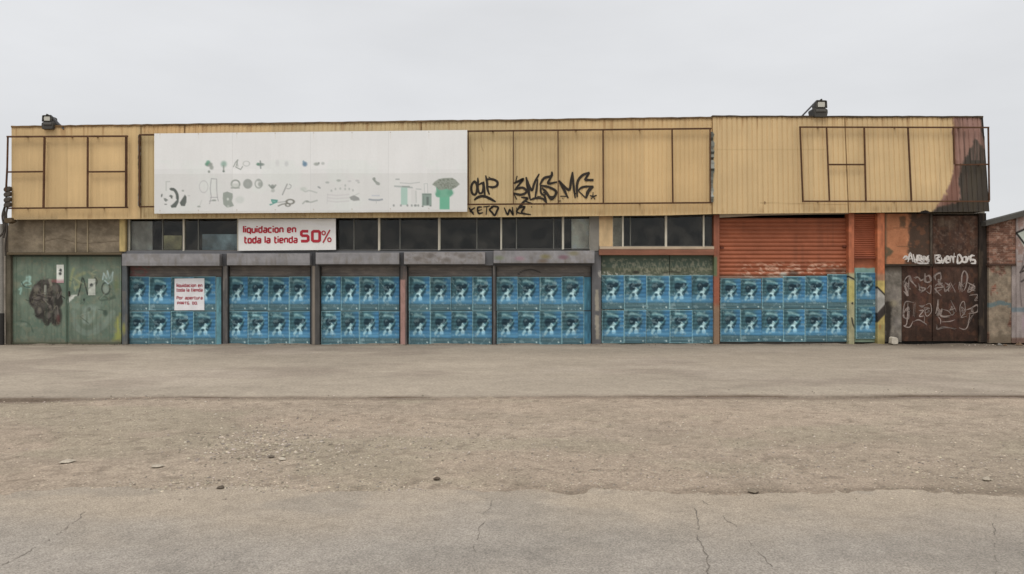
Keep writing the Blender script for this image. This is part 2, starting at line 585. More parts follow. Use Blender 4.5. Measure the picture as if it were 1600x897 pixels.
def add_cracks():
    """fine broken cracks cut into the road sheet, same object"""
    me = road.data
    v0 = len(me.vertices)
    rs = random.Random(11)
    vv, ff = [], []

    def crack(px, w, jit, gap):
        g = [np.array(G(a_, b_)[:2]) for a_, b_ in crom(px, 6)]
        q = []
        for a_, b_ in zip(g[:-1], g[1:]):
            n_ = max(2, int(np.hypot(*(b_ - a_)) / .035))
            for i_ in range(n_):
                q.append(a_ + (b_ - a_) * i_ / n_)
        off = 0.0
        pts = []
        for i_, c_ in enumerate(q):
            off = off * .8 + rs.uniform(-jit, jit)
            t = q[min(i_ + 1, len(q) - 1)] - q[max(i_ - 1, 0)]; t = t / (np.hypot(*t) + 1e-9)
            pts.append((c_ + np.array([-t[1], t[0]]) * off, np.array([-t[1], t[0]]), w * rs.uniform(.3, 1.1)))
        run = 0
        for i_ in range(len(pts) - 1):
            run -= 1
            if run < 0 and rs.random() < gap: run = rs.randint(2, 7)
            if run > 0: continue
            o = len(vv)
            for (c_, n_, w_) in (pts[i_], pts[i_ + 1]):
                for sgn in (-1, 1):
                    xy = c_ + n_ * sgn * w_ / 2
                    vv.append((xy[0], xy[1], -0.0485))
            ff.append((o, o + 1, o + 3, o + 2))
    for px, w, jit, gap in (([(140, 782), (118, 805), (90, 822), (62, 842), (25, 862), (-20, 880)], .008, .012, .10), ([(1072, 768), (1086, 800), (1090, 830), (1104, 862), (1112, 900)], .009, .012, .06),
                            ([(1095, 772), (1150, 815), (1180, 850), (1225, 890)], .006, .014, .16), ([(1562, 785), (1552, 815), (1561, 850), (1556, 890)], .006, .012, .2), ([(768, 772), (754, 800), (742, 850), (735, 895)], .006, .012, .22),
                            ([(420, 800), (520, 812), (640, 806)], .004, .014, .3), ([(1250, 800), (1380, 812), (1480, 806)], .004, .014, .3), ([(300, 880), (420, 862), (520, 868)], .004, .014, .3)):
        crack(px, w, jit, gap)
    import bmesh
    bm = bmesh.new(); bm.from_mesh(me)
    lay = bm.verts.layers.float_color["Col"]
    dk = alb((142, 133, 122), KH)
    nv = []
    for q in vv:
        x_ = bm.verts.new(q); x_[lay] = (dk[0], dk[1], dk[2], 1); nv.append(x_)
    for f in ff:
        a_, b_, c_, d_ = [nv[k_] for k_ in f]
        fc = bm.faces.new((a_, b_, c_, d_)); fc.normal_update()
        if fc.normal.z < 0: fc.normal_flip()
    bm.to_mesh(me); bm.free()


add_cracks()

# gravel: loose stones too many to count
def rock(c, r, squash=0.6, rs=random):
    vv = []
    for (x, y, z) in ((1, 0, 0), (.3, .95, .1), (-.8, .6, 0), (-.8, -.55, .1), (.3, -.95, 0), (.2, .1, 1), (-.35, .2, .85), (0, 0, -.6)):
        j = lambda: rs.uniform(.75, 1.25)
        vv.append((x * r * j(), y * r * j(), z * r * squash * j()))
    t = rs.uniform(0, 6.28); ca, sa = math.cos(t), math.sin(t)
    vv = [(c[0] + x * ca - y * sa, c[1] + x * sa + y * ca, c[2] + z) for x, y, z in vv]
    ff = [(0, 1, 5), (1, 2, 6), (1, 6, 5), (2, 3, 6), (3, 4, 6), (6, 4, 5), (4, 0, 5), (1, 0, 7), (2, 1, 7), (3, 2, 7), (4, 3, 7), (0, 4, 7)]
    return vv, ff


def vz(x, y):
    return float(verge_h(np.array([x]), np.array([y]))[2][0])


mb = MB()
clusters = [(440, 685, 75, 26, 900, 1.0), (390, 700, 40, 18, 260, 1.2), (720, 680, 90, 26, 520, .9), (560, 690, 70, 22, 260, .8), (335, 755, 80, 9, 620, 1.0),
            (620, 755, 30, 8, 200, .9), (500, 742, 60, 14, 200, .8), (820, 690, 70, 30, 260, .8), (960, 745, 60, 16, 300, .8), (1100, 670, 90, 28, 380, .7),
            (1350, 720, 160, 30, 700, .8), (1180, 735, 110, 22, 420, .8), (230, 690, 140, 34, 420, .7), (1520, 740, 80, 22, 300, 1.0), (850, 755, 90, 10, 200, .8),
            (1300, 660, 200, 20, 260, .7), (100, 650, 120, 18, 160, .7), (1545, 538.5, 30, 1.6, 60, 2.0), (180, 621.5, 150, 2.2, 170, .9), (1400, 612, 160, 2.5, 150, .8)]
for cx, cy, sx, sy, n, sz in clusters:
    for _ in range(n):
        px, py = random.gauss(cx, sx), random.gauss(cy, sy)
        if py < 536 or (py > 772 and random.random() < .88): continue
        x, y, z = G(px, py)
        z = vz(x, y) if ROAD_Y - .1 < y < EDGE_Y else (-0.05 if y < EDGE_Y else -0.008)
        r = min(1.0, .45 + .55 * (765 - py) / 70 if py > 690 else 1.0) ** .5 * sz * random.choice((.006, .007, .009, .010, .012, .015, .020))
        vv, ff = rock((x, y, z + r * .15), r)
        t = random.random()
        mb.add(vv, ff, alb(np.array([194, 180, 161]) * (0.72 + 0.48 * t) * np.array([1, 1 + random.uniform(-.01, .02), 1 + random.uniform(-.03, .05)]), KH))
for _ in range(700):
    x = random.uniform(-15.5, 15.5); y = -.08 - abs(random.gauss(0, .16)); r = random.choice((.008, .010, .014, .02))
    if fbm(np.array([x / 1.1]), np.array([2.0]), 29)[0] < .42: continue
    vv, ff = rock((x, y, .004), r)
    mb.add(vv, ff, alb(np.array([150, 136, 118]) * random.uniform(.6, 1.15), KH))
for _ in range(9000):
    x, y = random.uniform(-12, 12), random.uniform(ROAD_Y - .15, EDGE_Y - .1)
    if random.random() < 0.6 * (1 - fbm(np.array([x / 1.2]), np.array([y / .6]), 99)[0] * 1.3): continue
    r = random.choice((.006, .008, .010, .013)); vv, ff = rock((x, y, vz(x, y) + r * .1), r)
    mb.add(vv, ff, alb(np.array([194, 179, 159]) * random.uniform(.76, 1.2), KH))
tag(obj("gravel", mb, M_STONE, None, base='zero'), "loose pale gravel scattered over the dirt strip beside the road", "gravel", None, "stuff")

for i, (px, py, r, sq, col, label) in enumerate((
        (104, 718, .085, .22, (196, 184, 166), "flat pale stone lying alone at the far left of the gravel"),
        (246, 724.5, .075, .25, (190, 178, 160), "flat pale stone left of the main patch of loose gravel"),
        (441, 714, .045, .5, (205, 194, 176), "bright pale stone at the front of the main gravel patch"),
        (424, 709.5, .05, .35, (112, 102, 90), "dark flat stone in the middle of the main gravel patch"),
        (683, 743, .05, .4, (100, 88, 76), "small dark stone alone on bare dirt right of the main gravel patch"),
        (1542, 745, .05, .6, (188, 176, 158), "pale rounded stone on the gravel at the far right"),
        (1176, 760, .07, .35, (140, 128, 112), "low brown stone at the road edge right of centre"),
        (345, 754, .05, .4, (104, 94, 82), "dark stone at the road edge in the left gravel bank"))):
    x, y, z = G(px, py)
    rs = random.Random(40 + i)
    vv, ff = rock((x, y, vz(x, y) + .01), r, sq, rs)
    o = obj("stone", MB().add(vv, ff, alb(col, KH)), M_STONE)
    b = o.modifiers.new("worn", 'BEVEL'); b.width = r * .18; b.segments = 2
    tag(o, label, "stone")

# ------------------------------------------------------------------ the warehouse shop
wh = thing("warehouse", (0, 0.0, 0), "long two-storey shop warehouse with ochre metal upper facade and shuttered ground floor", "building")
YC = -0.30                                     # cladding plane


def top_y(x):
    return np.where(x < 1113, 199 + (x - 18) * (184.3 - 199) / (1112 - 18), 181.8 + (x - 1113) * (183 - 181.8) / 422)


def bot_y(x):
    return np.interp(x, [18, 240, 780, 1040, 1113, 1380, 1547], [343.2, 342, 339.3, 336.5, 334.5, 332, 330.5])


def clad_paint(x, y):
    p = Paint(x, y, (191, 163, 119))
    p.blend(smooth((x - 215) / 6) * smooth((1000 - x) / 260) * 0.75, (180, 161, 122))
    p.blend(smooth((x - 1113) / 3) * 1.0, (192, 166, 124))
    p.blend(0.55 * smooth((560 - x) / 300) * smooth((x - 220) / 4) * smooth((212 - y) / 6), (192, 152, 104))
    # individual sheets differ slightly
    sh = np.floor(x / 53.0); p.c *= (1 + 0.07 * (_lat[sh.astype(int) % 256, 7] - 0.5))[:, None]
    p.c *= (1 + 0.06 * (fbm(x / 5.0, y / 160.0, 5) - 0.5))[:, None]
    p.mottle(0.05, 60, 40, 3)
    # rust weeping from the screws and the top edge
    st = smooth((vnoise(x / 3.3, x * 0, 61) - 0.62) / 0.2) * smooth((34 - (y - top_y(x)) - 26 * vnoise(x / 4, x * 0, 13)) / 26)
    p.blend(0.40 * st, (128, 92, 58))
    st = smooth((vnoise(x / 4.1, x * 0, 71) - 0.66) / 0.2) * smooth((bot_y(x) - y) / 3) * smooth((y - bot_y(x) + 14) / 12)
    p.blend(0.30 * st, (130, 100, 66))
    p.blend(0.30 * smooth((8 - (bot_y(x) - y)) / 8) * smooth((x - 20) / 10) * (x < 90), (120, 108, 84))
    p.stroke([(752, 206), (752, 228), (755, 236)], 1.4, (138, 112, 80), .6)
    p.stroke([(1188, 317), (1330, 320)], 1.2, (140, 112, 76), .5)
    p.ell(1195, 317, 1.5, 2.2, (96, 72, 44), .9)
    p.stroke([(1116, 234), (1250, 234), (1290, 234)], 2.0, (166, 140, 100), .35)
    # the fire-damaged corner: bare primer, then char
    p.poly([(1489, 180), (1560, 180), (1560, 340), (1452, 340), (1466, 318), (1478, 300), (1490, 272), (1492, 240), (1489, 205)],
           (134, 102, 92), .93, 2.2, 14, 10, 2)
    p.poly([(1489, 190), (1494, 190), (1499, 330), (1470, 330), (1488, 280), (1492, 240)], (106, 72, 60), .6, 2.0, 8, 7, 6)
    p.poly([(1500, 182), (1512, 200), (1520, 226), (1530, 232), (1536, 205), (1520, 186)], (150, 118, 112), .35, 3, 8, 6, 7)
    p.poly([(1523, 217), (1531, 225), (1541, 235), (1560, 240), (1560, 345), (1440, 345), (1456, 331), (1472, 322), (1494, 317), (1501, 311), (1498, 282), (1501, 260), (1508, 249), (1517, 232)],
           (60, 55, 48), .97, 2.0, 7, 4, 4)
    p.blend(.45 * smooth((x - 1496) / 12) * smooth((262 - y) / 20) * smooth((vnoise(x / 2.6, y / 90, 41) - .5) / .2) * (y > 205), (72, 60, 52))
    rg = smooth((x - 1450) / 40)
    p.blend(.40 * rg * smooth((vnoise(x / 2.2, y / 120, 31) - .52) / .2) * smooth((fbm(x / 8, y / 30, 32) - .4) / .2), (82, 64, 54))
    p.blend(.35 * rg * (x > 1490) * smooth((vnoise(x / 1.8, y / 90, 33) - .6) / .2) * (y < 250), (160, 128, 116))
    p.poly([(1530, 182), (1540, 182), (1543, 232), (1534, 206)], (44, 38, 33), .95, 1.8, 5, 8, 5)
    p.blend(0.5 * smooth((fbm(x / 6, y / 40, 77) - 0.5) / 0.2) * (x > 1500) * (y > 255), (74, 66, 52))
    return p.c


def cladding(x0, x1, xb1, pitch, depth, seed):
    n = int(round((x1 - x0) / pitch))
    us, ds = [], []
    for i in range(n):
        for t, dd in ((0.0, 0), (0.18, 0), (0.36, 0), (0.54, 0), (0.70, 0), (0.78, 1), (0.92, 1)):
            us.append((i + t) / n); ds.append(dd * depth)
    us.append(1.0); ds.append(0.0)
    us, ds = np.array(us), np.array(ds)
    vs_ = np.linspace(0, 1, 92)
    mbx = MB()
    U, V = np.meshgrid(us, vs_); U, V = U.ravel(), V.ravel()
    x = x0 + (x1 + (xb1 - x1) * V - x0) * U
    t_, b_ = top_y(x0 + (x1 - x0) * U * 0.9999), bot_y(x)
    y = t_ + (b_ - t_) * V
    w = P(x, y, YC)
    w[:, 1] += np.tile(ds, len(vs_)) + 0.010 * (fbm(x / 40, y / 30, seed) - 0.5)
    c = alb(clad_paint(x, y))
    nu, nv = len(us), len(vs_); idx = np.arange(nu * nv).reshape(nv, nu)
    mbx.v = [tuple(q) for q in w]; mbx.c = [tuple(q) for q in c]
    mbx.f = [(idx[j, i], idx[j + 1, i], idx[j + 1, i + 1], idx[j, i + 1]) for j in range(nv - 1) for i in range(nu - 1)]
    o = obj("cladding", mbx, M_CLAD, wh)
    return o


lab(cladding(18, 219.6, 219.6, 6.3, 0.004, 1), "left stretch of flat ochre sheet cladding")
lab(cladding(220.2, 1112.4, 1112.4, 6.96, 0.011, 2), "long middle stretch of faded ochre ribbed cladding")
lab(cladding(1113.4, 1536, 1546, 7.8, 0.017, 3), "right stretch of ochre ribbed cladding with burnt corner")
RU = alb((80, 57, 42)); DK = alb((58, 50, 42))
mb = MB()
mb.prism([(18, 199.5), (219.8, 196.8), (219.8, 334), (18, 336)], YC + 0.045, 0.25, alb((120, 104, 80)))
mb.prism([(220.2, 196.5), (1112.6, 185.3), (1112.6, 330), (220.2, 334)], YC + 0.045, 0.25, alb((120, 104, 80)))
mb.prism([(1113.2, 183.0), (1534, 184.2), (1541, 326), (1113.2, 330)], YC + 0.045, 0.25, alb((70, 60, 50)))
obj("wall", mb, M_METAL, wh)["label"] = "backing of the upper facade"


def coping(p0, p1, w, yf, col, seed):
    rs = random.Random(seed); n_ = int((p1[0] - p0[0]) / 9)
    top, bot = [], []
    for i_ in range(n_ + 1):
        t = i_ / n_; x = p0[0] + (p1[0] - p0[0]) * t; y = p0[1] + (p1[1] - p0[1]) * t + rs.uniform(-.35, .35)
        top.append((x, y - w / 2)); bot.append((x, y + w / 2 + rs.uniform(-.4, .5)))
    mbx = MB()
    for i_ in range(n_):
        mbx.prism([top[i_], top[i_ + 1], bot[i_ + 1], bot[i_]], yf, 0.27, col * rs.uniform(.8, 1.2))
    return obj("coping", mbx, M_RUST, wh)


coping((17, 197.8), (219.8, 195.2), 2.4, YC - .03, alb((104, 82, 56)), 1)
coping((220.1, 195.2), (1112.8, 183.4), 2.4, YC - .035, alb((96, 78, 56)), 2)
coping((1113, 181.4), (1536.5, 182.4), 2.2, YC - .035, alb((72, 62, 50)), 3)
# little sheet seams
for x0, y0, x1, y1 in ((220, 197, 220, 341), (1113, 184, 1113, 333), (1320, 184, 1326, 332), (288, 195, 288, 209), (658, 189, 658, 203)):
    obj("seam_strip", MB().bar((x0, y0), (x1, y1), 1.4, YC - 0.010, YC + 0.03, alb((122, 96, 64))), M_RUST, wh)
mb = MB()                                         # torn sheet edge at the end of the middle stretch
pts_l = [(1110.6, 206)]; rnd = random.Random(5)
ys = np.linspace(206, 316, 26)
left = [(1111.0 + rnd.uniform(-1.0, .8), y) for y in ys]; right = [(1115.0 + rnd.uniform(-1.2, 1.6), y) for y in ys]
for i in range(25):
    g = rnd.choice((118, 150, 96, 60, 132, 165))
    mb.prism([left[i], right[i], right[i + 1], left[i + 1]], YC - 0.05 - rnd.uniform(0, .03), YC - 0.01, alb((g, g + 2, g - 6)))
obj("torn_flashing", mb, M_METAL, wh)["label"] = "torn grey flashing strip right of the middle sign frame"
mb = MB()
ys = np.linspace(211, 322, 22)
for i in range(21):
    g = rnd.choice((92, 120, 70, 140, 104))
    mb.prism([(215.6 + rnd.uniform(-.6, .6), ys[i]), (218.4 + rnd.uniform(-.5, .7), ys[i]), (218.6 + rnd.uniform(-.5, .6), ys[i + 1]), (215.6 + rnd.uniform(-.6, .6), ys[i + 1])],
             YC - 0.06 - rnd.uniform(0, .02), YC - 0.01, alb((g, g, g - 8)))
obj("torn_flashing", mb, M_METAL, wh)["label"] = "torn grey flashing strip left of the white billboard"

# body of the building
XL, XR = float(P(18, 300, 0.3)[0]) + .15, float(P(1540, 300, 0.3)[0]) - .05
GREYW = alb((140, 132, 120))
mb = MB()
mb.box(XL, XL + .2, 0.45, 20, -0.1, 6.3, GREYW); mb.box(XR - .2, XR, 0.45, 20, -0.1, 6.3, GREYW)
mb.box(XL + .2, XR - .2, 19.8, 20, -0.1, 6.3, GREYW)
mb.box(XL, XR, 0.26, 0.45, 3.93, 6.3, GREYW)
mb.box(XL, XR, 0.26, 0.45, -0.1, 2.72, alb((66, 64, 62)))
obj("wall", mb, M_WALL, wh)
obj("roof", MB().box(XL, XR, 0.46, 19.79, 6.2, 6.29, alb((110, 106, 100), KH)), M_WALL, wh)
mb = MB()
mb.box(XL + .25, XR - .25, 4.0, 4.1, 0, 6.1, alb((64, 62, 58)))
mb.box(XL + .25, XR - .25, 0.46, 3.99, 2.3, 2.4, alb((70, 68, 64), KH))
mb.box(XL + .25, XR - .25, 0.46, 3.99, 4.6, 4.7, alb((80, 78, 74)))
obj("interior_partition", mb, M_DARK, wh)

# soffit under the cladding
mb = MB()
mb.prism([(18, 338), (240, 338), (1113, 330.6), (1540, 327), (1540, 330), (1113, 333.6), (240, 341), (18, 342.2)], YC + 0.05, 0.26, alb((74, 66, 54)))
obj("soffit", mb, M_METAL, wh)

# --- window band
WY = 0.10
WHITE_MULL = (194, 188, 172); DIM = (98, 98, 92)


def window(l, t, r, b, thin=None, pane_label=None, lw=1.5, rw=1.5):
    f = MB()
    f.rect(l, t, l + lw, b, WY - .05, WY + .06, alb(WHITE_MULL)); f.rect(r - rw, t, r, b, WY - .05, WY + .06, alb(WHITE_MULL))
    f.rect(l + lw, t, r - rw, t + 1.2, WY - .04, WY + .05, alb((70, 66, 60)))
    f.rect(l + lw, b - 1.4, r - rw, b, WY - .04, WY + .05, alb((96, 94, 90)))
    for th in thin or ():
        f.rect(th - .8, t + 1.2, th + .8, b - 1.4, WY - .02, WY + .03, alb(DIM))
    w = obj("window", f, M_METAL, wh)
    obj("pane", MB().rect(l + lw, t + 1.2, r - rw, b - 1.4, WY, WY + .008, alb((80, 80, 80))), M_GLASS, w)
    return w


window(201, 341.5, 287, 392, (254,), lw=1.0)
window(287.2, 341.3, 372, 392, (309.8,), lw=.6)
window(372.2, 341, 496, 392, (440,))
window(496.2, 340.6, 592.2, 391.5, (553,))
window(592.4, 340.2, 686, 391, (625,))
window(686.4, 339.8, 783.4, 390.5, (745,))
window(783.6, 339.4, 879.6, 390, (807, 865,), lw=.8)
window(879.8, 339, 921.5, 389.6, (), rw=.5)
window(957.5, 337.6, 973.6, 385.5, (), lw=.5)
window(973.8, 337.4, 1040.6, 385.5, (985,), lw=.8)
window(1040.8, 336.8, 1100, 385.5, ())
window(1100.2, 336, 1116, 385.5, (), rw=.5, lw=.6)
# things leaning behind the dirty glass
for q, col, nm in (((256, 368, 284, 390), (196, 186, 142), "cardboard_sheet"), ((316, 366, 371, 391), (150, 166, 174), "cardboard_sheet"), ((206, 346, 238, 391), (206, 200, 192), "window_blind"),
                   ((893, 342, 921, 390), (226, 218, 206), "window_blind"), ((958, 340, 972, 385), (190, 182, 166), "window_blind")):
    panel(nm, q, WY + 0.16, WY + 0.19, lambda x, y, c=col: Paint(x, y, c).mottle(.3, 10, 16, 4).c, M_PAPER, wh, 3)
mb = MB()
mb.rect(190, 392, 929, 397.5, -0.01, 0.26, alb((98, 98, 100)))
obj("window_sill", mb, M_METAL, wh, 0.006)
panel("window_sill", (937, 385.2, 1116, 389.4), -0.10, 0.26, (168, 152, 130), M_METAL, wh, bevel=.006)
panel("pilaster", (921.7, 338, 936, 392), -0.02, 0.25, lambda x, y: Paint(x, y, (122, 118, 110)).mottle(.15, 8, 20, 2).c, M_METAL, wh)
panel("pilaster", (936.2, 337.6, 957.3, 385), -0.015, 0.25, lambda x, y: Paint(x, y, (186, 160, 122)).mottle(.12, 6, 24, 2).blend(.5 * smooth((346 - y) / 10), (120, 84, 60)).c, M_METAL, wh)

# --- left bay: weathered boards, ledge and green gate


def board_paint(x, y):
    p = Paint(x, y, (120, 109, 93)).mottle(.14, 22, 14, 3).mottle(.12, 4, 3, 5)
    p.blend(.4 * smooth((fbm(x / 20, y / 10, 8) - .52) / .12), (92, 82, 68))
    p.blend(.3 * smooth((fbm(x / 12, y / 9, 18) - .56) / .12), (142, 130, 110))
    p.stroke([(70, 377), (95, 373), (130, 380), (190, 376)], 1.2, (70, 60, 50), .6, curve=True)
    return p.c


for l, r in ((13, 67), (69, 117), (119, 136), (137, 186.5)):
    panel("fascia_board", ((l, 343.5), (r, 343.2), (r, 394), (l, 394.4)), 0.0, 0.12, board_paint, M_WALL, wh, 1.5)
for x in (68, 118, 136.5):
    panel("batten", (x - .9, 343.5, x + .9, 394), -0.03, 0.0, (138, 126, 104), M_WALL, wh)
panel("corner_trim", (186.7, 342.6, 196, 393), -0.06, 0.25, lambda x, y: Paint(x, y, (172, 152, 104)).mottle(.2, 5, 14, 3).blend(.5 * smooth((x - 193) / 3), (120, 104, 74)).c, M_METAL, wh)
panel("ledge", (10, 394.4, 190, 398.2), -0.14, 0.25, (92, 82, 66), M_WALL, wh, bevel=.01)
mb = MB(); mb.rect(196.2, 342, 201, 397, 0.05, .25, alb((88, 84, 78))); obj("window_jamb", mb, M_METAL, wh)

Z8 = lambda x, y: (15 + x / 5.978, 395 + y / 5.978)


def S8(pts):
    return [Z8(*q) for q in pts]


def green_paint(x, y):
    p = Paint(x, y, (98, 111, 97)).mottle(.10, 26, 20, 2).mottle(.08, 3, 12, 4)
    p.blend(.5 * smooth((fbm(x / 20, y / 20, 31) - .5) / .15), (84, 103, 90))
    p.blend(.3 * smooth((fbm(x / 14, y / 10, 35) - .56) / .12), (116, 118, 104))
    # large pale buffed swirls on the right leaf
    for q, w, a in ((((600, 560), (620, 680), (720, 750), (860, 700), (960, 560)), 9, .35), (((690, 600), (720, 520), (790, 540), (760, 640), (700, 650), (690, 590)), 5, .45),
                    (((800, 700), (850, 640), (840, 540), (760, 500)), 6, .3), (((560, 470), (700, 520), (850, 480)), 10, .22), (((700, 640), (730, 560), (745, 640)), 3, .5)):
        p.stroke(S8(q), w, (138, 150, 142), a, 2.0, True)
    p.ell(*Z8(895, 565), 3.5, 4.5, (52, 66, 58), .75, .6)
    p.ell(*Z8(745, 525), 2.5, 3, (48, 62, 56), .6, .6)
    # yellow run at the lower right
    p.poly(S8([(990, 620), (1035, 560), (1035, 820), (965, 820)]), (150, 150, 74), .75, 4, 10, 8, 2)
    p.ell(*Z8(1000, 300), 4, 12, (110, 112, 62), .35, .7)
    p.stroke(S8([(560, 310), (585, 190), (600, 150)]), 4, (142, 146, 98), .55, 2, True)
    p.stroke(S8([(700, 190), (620, 230), (660, 300), (610, 330)]), 5, (148, 148, 104), .5, 2, True)
    p.stroke(S8([(740, 180), (780, 220), (760, 250)]), 4, (148, 140, 110), .4, 2, True)
    # white torn patch
    p.poly(S8([(540, 420), (580, 395), (640, 388), (600, 420), (560, 465), (542, 470)]), (198, 200, 192), .9, 1.0, 3, 4, 3)
    p.ell(*Z8(650, 400), 4, 5, (150, 152, 140), .4, .7)
    # black letters
    BK = (44, 50, 46)
    p.stroke(S8([(640, 400), (660, 330), (680, 235)]), 2.2, BK, .95, .6, True)
    p.stroke(S8([(690, 240), (712, 320), (728, 385)]), 2.0, BK, .9, .6, True)
    p.stroke(S8([(728, 385), (780, 330), (818, 270), (800, 235)]), 2.2, BK, .95, .6, True)
    p.ell(*Z8(697, 438), 1.6, 2.2, BK, .9)
    p.ring(*Z8(900, 333), 6.2, 9.0, 1.7, BK, .9)
    p.ell(*Z8(900, 340), 4.5, 6.5, (150, 156, 150), .5, .5)
    p.stroke(S8([(835, 430), (880, 405), (930, 430), (980, 405)]), 3, (70, 82, 70), .7, 1.5, True)
    p.stroke(S8([(850, 445), (900, 440), (985, 420)]), 2.5, (64, 76, 66), .6, 1.5, True)
    # pale crown-like tag
    for q in (((870, 250), (880, 190), (905, 240), (915, 170), (935, 245), (965, 180), (955, 260)), ((890, 260), (920, 290), (950, 265))):
        p.stroke(S8(q), 1.9, (158, 176, 174), .9, .7)
    p.ell(*Z8(920, 240), 7, 8, (140, 156, 152), .4, .6)
    # pale turquoise tag on the left leaf
    for q in (((115, 290), (160, 260), (200, 290), (150, 300)), ((165, 230), (195, 225), (190, 260)), ((90, 345), (110, 330), (100, 385)), ((150, 320), (195, 330))):
        p.stroke(S8(q), 2.6, (140, 172, 162), .8, .9, True)
    p.ell(*Z8(175, 240), 4, 5, (140, 168, 160), .6, .6)
    p.stroke(S8([(115, 275), (125, 300), (150, 320), (190, 325)]), 1.6, (40, 60, 54), .8, .7, True)
    p.stroke(S8([(110, 640), (160, 650), (195, 680), (220, 740)]), 2.0, (60, 76, 66), .6, 1.2, True)
    p.stroke(S8([(70, 660), (110, 670), (150, 665)]), 4, (140, 150, 138), .45, 2, True)
    # big dark abstract splash: round cap, pale slit, drips
    DKc = (50, 46, 42)
    p.poly(S8([(180, 470), (195, 380), (235, 300), (300, 252), (370, 255), (440, 280), (485, 350), (495, 450), (475, 520), (490, 590), (470, 660), (420, 680), (390, 650), (360, 680), (325, 665),
               (310, 625), (250, 600), (235, 530), (205, 500)]), (70, 66, 61), .94, 1.5, 4, 6, 5)
    p.blend(.5 * smooth((fbm(x / 4, y / 4, 47) - .5) / .1) * smooth((30 - np.hypot((x - 72) * 1.1, (y - 470) * .8)) / 5), (52, 48, 44))
    p.poly(S8([(180, 465), (195, 380), (235, 300), (300, 255), (360, 250), (380, 275), (430, 275), (470, 310), (490, 370), (485, 420), (500, 465), (470, 505), (420, 500), (380, 480),
               (330, 470), (250, 445), (205, 455)]), DKc, .80, 1.2, 4, 6, 2)
    p.blend(.45 * smooth((fbm(x / 5, y / 4, 41) - .5) / .12) * smooth((26 - np.hypot(x - 71, (y - 458) * .8)) / 6), (92, 88, 84))
    p.stroke(S8([(335, 310), (332, 380)]), 3.6, (142, 142, 132), .95, .8)
    p.stroke(S8([(375, 255), (390, 300)]), 4.2, (128, 124, 112), .85, 1)
    for cx, cy, rx, ry, a in ((285, 560, 8, 10, .75), (350, 590, 6, 14, .85), (440, 590, 8, 15, .85), (350, 650, 4.5, 5, .9), (430, 640, 7, 6, .85), (455, 455, 7, 8, .9)):
        p.ell(*Z8(cx, cy), rx, ry, (44, 42, 38), a, .3)
    for cx, cy, rx, ry in ((440, 570, 4, 7), (365, 585, 3.6, 5), (280, 540, 4, 5), (378, 505, 2, 2), (340, 445, 2.2, 2.2), (255, 330, 5, 5), (430, 330, 5, 6), (250, 420, 7, 3)):
        p.ell(*Z8(cx, cy), rx, ry, (104, 98, 92), .7, .5)
    p.ell(*Z8(455, 620), 3, 7, (92, 52, 50), .6, .6)
    for cx, cy in ((410, 262), (455, 255), (435, 265), (480, 245)):
        p.ell(*Z8(cx, cy), 3.2, 2.6, (132, 74, 78), .75, .5)
    rg_ = random.Random(21)
    for _ in range(26):
        a, b = rg_.gauss(71, 15), rg_.gauss(470, 17)
        p.stroke([(a, b), (a + rg_.uniform(-9, 9), b + rg_.uniform(-9, 9)), (a + rg_.uniform(-9, 9), b + rg_.uniform(-10, 10))], rg_.uniform(.9, 1.8), rg_.choice(((34, 32, 30), (40, 36, 34), (118, 112, 104), (96, 90, 84))), .75 * (math.hypot((a - 71) / 26, (b - 470) / 32) < 1), .5, True)
    for _ in range(12):
        a, b = rg_.uniform(112, 182), rg_.uniform(425, 500)
        p.stroke([(a, b), (a + rg_.uniform(-10, 10), b + rg_.uniform(-8, 8)), (a + rg_.uniform(-14, 14), b + rg_.uniform(-12, 12))], rg_.uniform(.8, 1.6), rg_.choice(((58, 70, 62), (136, 146, 134), (70, 82, 72), (146, 150, 120))), .6, .6, True)
    p.blend(.30 * smooth((vnoise(x / 2.2, y / 70, 24) - .6) / .2), (74, 84, 70)).blend(.35 * smooth((fbm(x / 4, y / 5, 25) - .6) / .07), (124, 120, 100))
    # grime at the foot and edges
    p.blend(.45 * smooth((y - 530 + 6 * fbm(x / 6, y / 6, 3)) / 8), (96, 88, 74))
    p.blend(.35 * smooth((24 - x) / 8), (74, 74, 62))
    return p.c


panel("gate_post", (9, 398, 16.6, 538.3), -0.05, 0.25, lambda x, y: Paint(x, y, (88, 82, 70)).mottle(.25, 5, 20, 2).blend(.4 * smooth((fbm(x / 6, y / 20, 6) - .5) / .1), (64, 62, 52)).c, M_WALL, wh)
gate_l = panel("gate_leaf", (17.2, 399, 104.4, 537), 0.05, 0.10, green_paint, M_METAL, wh, 1.0, disp=lambda U, V, q: 0.012 * (np.abs(q[:, 0] - 24.5) < 1.2) - 0.006 * np.sin(U * 3.1) )
gate_r = panel("gate_leaf", (105.4, 399, 189.4, 538), 0.05, 0.10, green_paint, M_METAL, wh, 1.0, disp=lambda U, V, q: -0.006 * np.sin(U * 3.1))
lab(gate_l, "left leaf of the green steel gate with dark splash"); lab(gate_r, "right leaf of the green steel gate with pale scrawls")
for g, l, r in ((gate_l, 17.4, 104.2), (gate_r, 105.6, 189.2)):
    mb = MB()
    obj("gate_rail", MB().rect(l, 534.6, r, 537.2, 0.035, 0.049, alb((84, 86, 70))), M_METAL, g)
    obj("gate_rail", MB().rect(l, 399.2, r, 401.4, 0.03, 0.049, alb((66, 76, 66))), M_METAL, g)
    mb.rect((l + 84.6) if g is gate_l else l, 401.6, (l + 86.6) if g is gate_l else l + 1.6, 534.4, 0.036, 0.049, alb((84, 100, 86)))
    obj("gate_rail", mb, M_METAL, g)
obj("handle", MB().rect(106.4, 455, 108.2, 463, -0.0, 0.035, alb((56, 52, 48))), M_RUST, gate_r, .004)

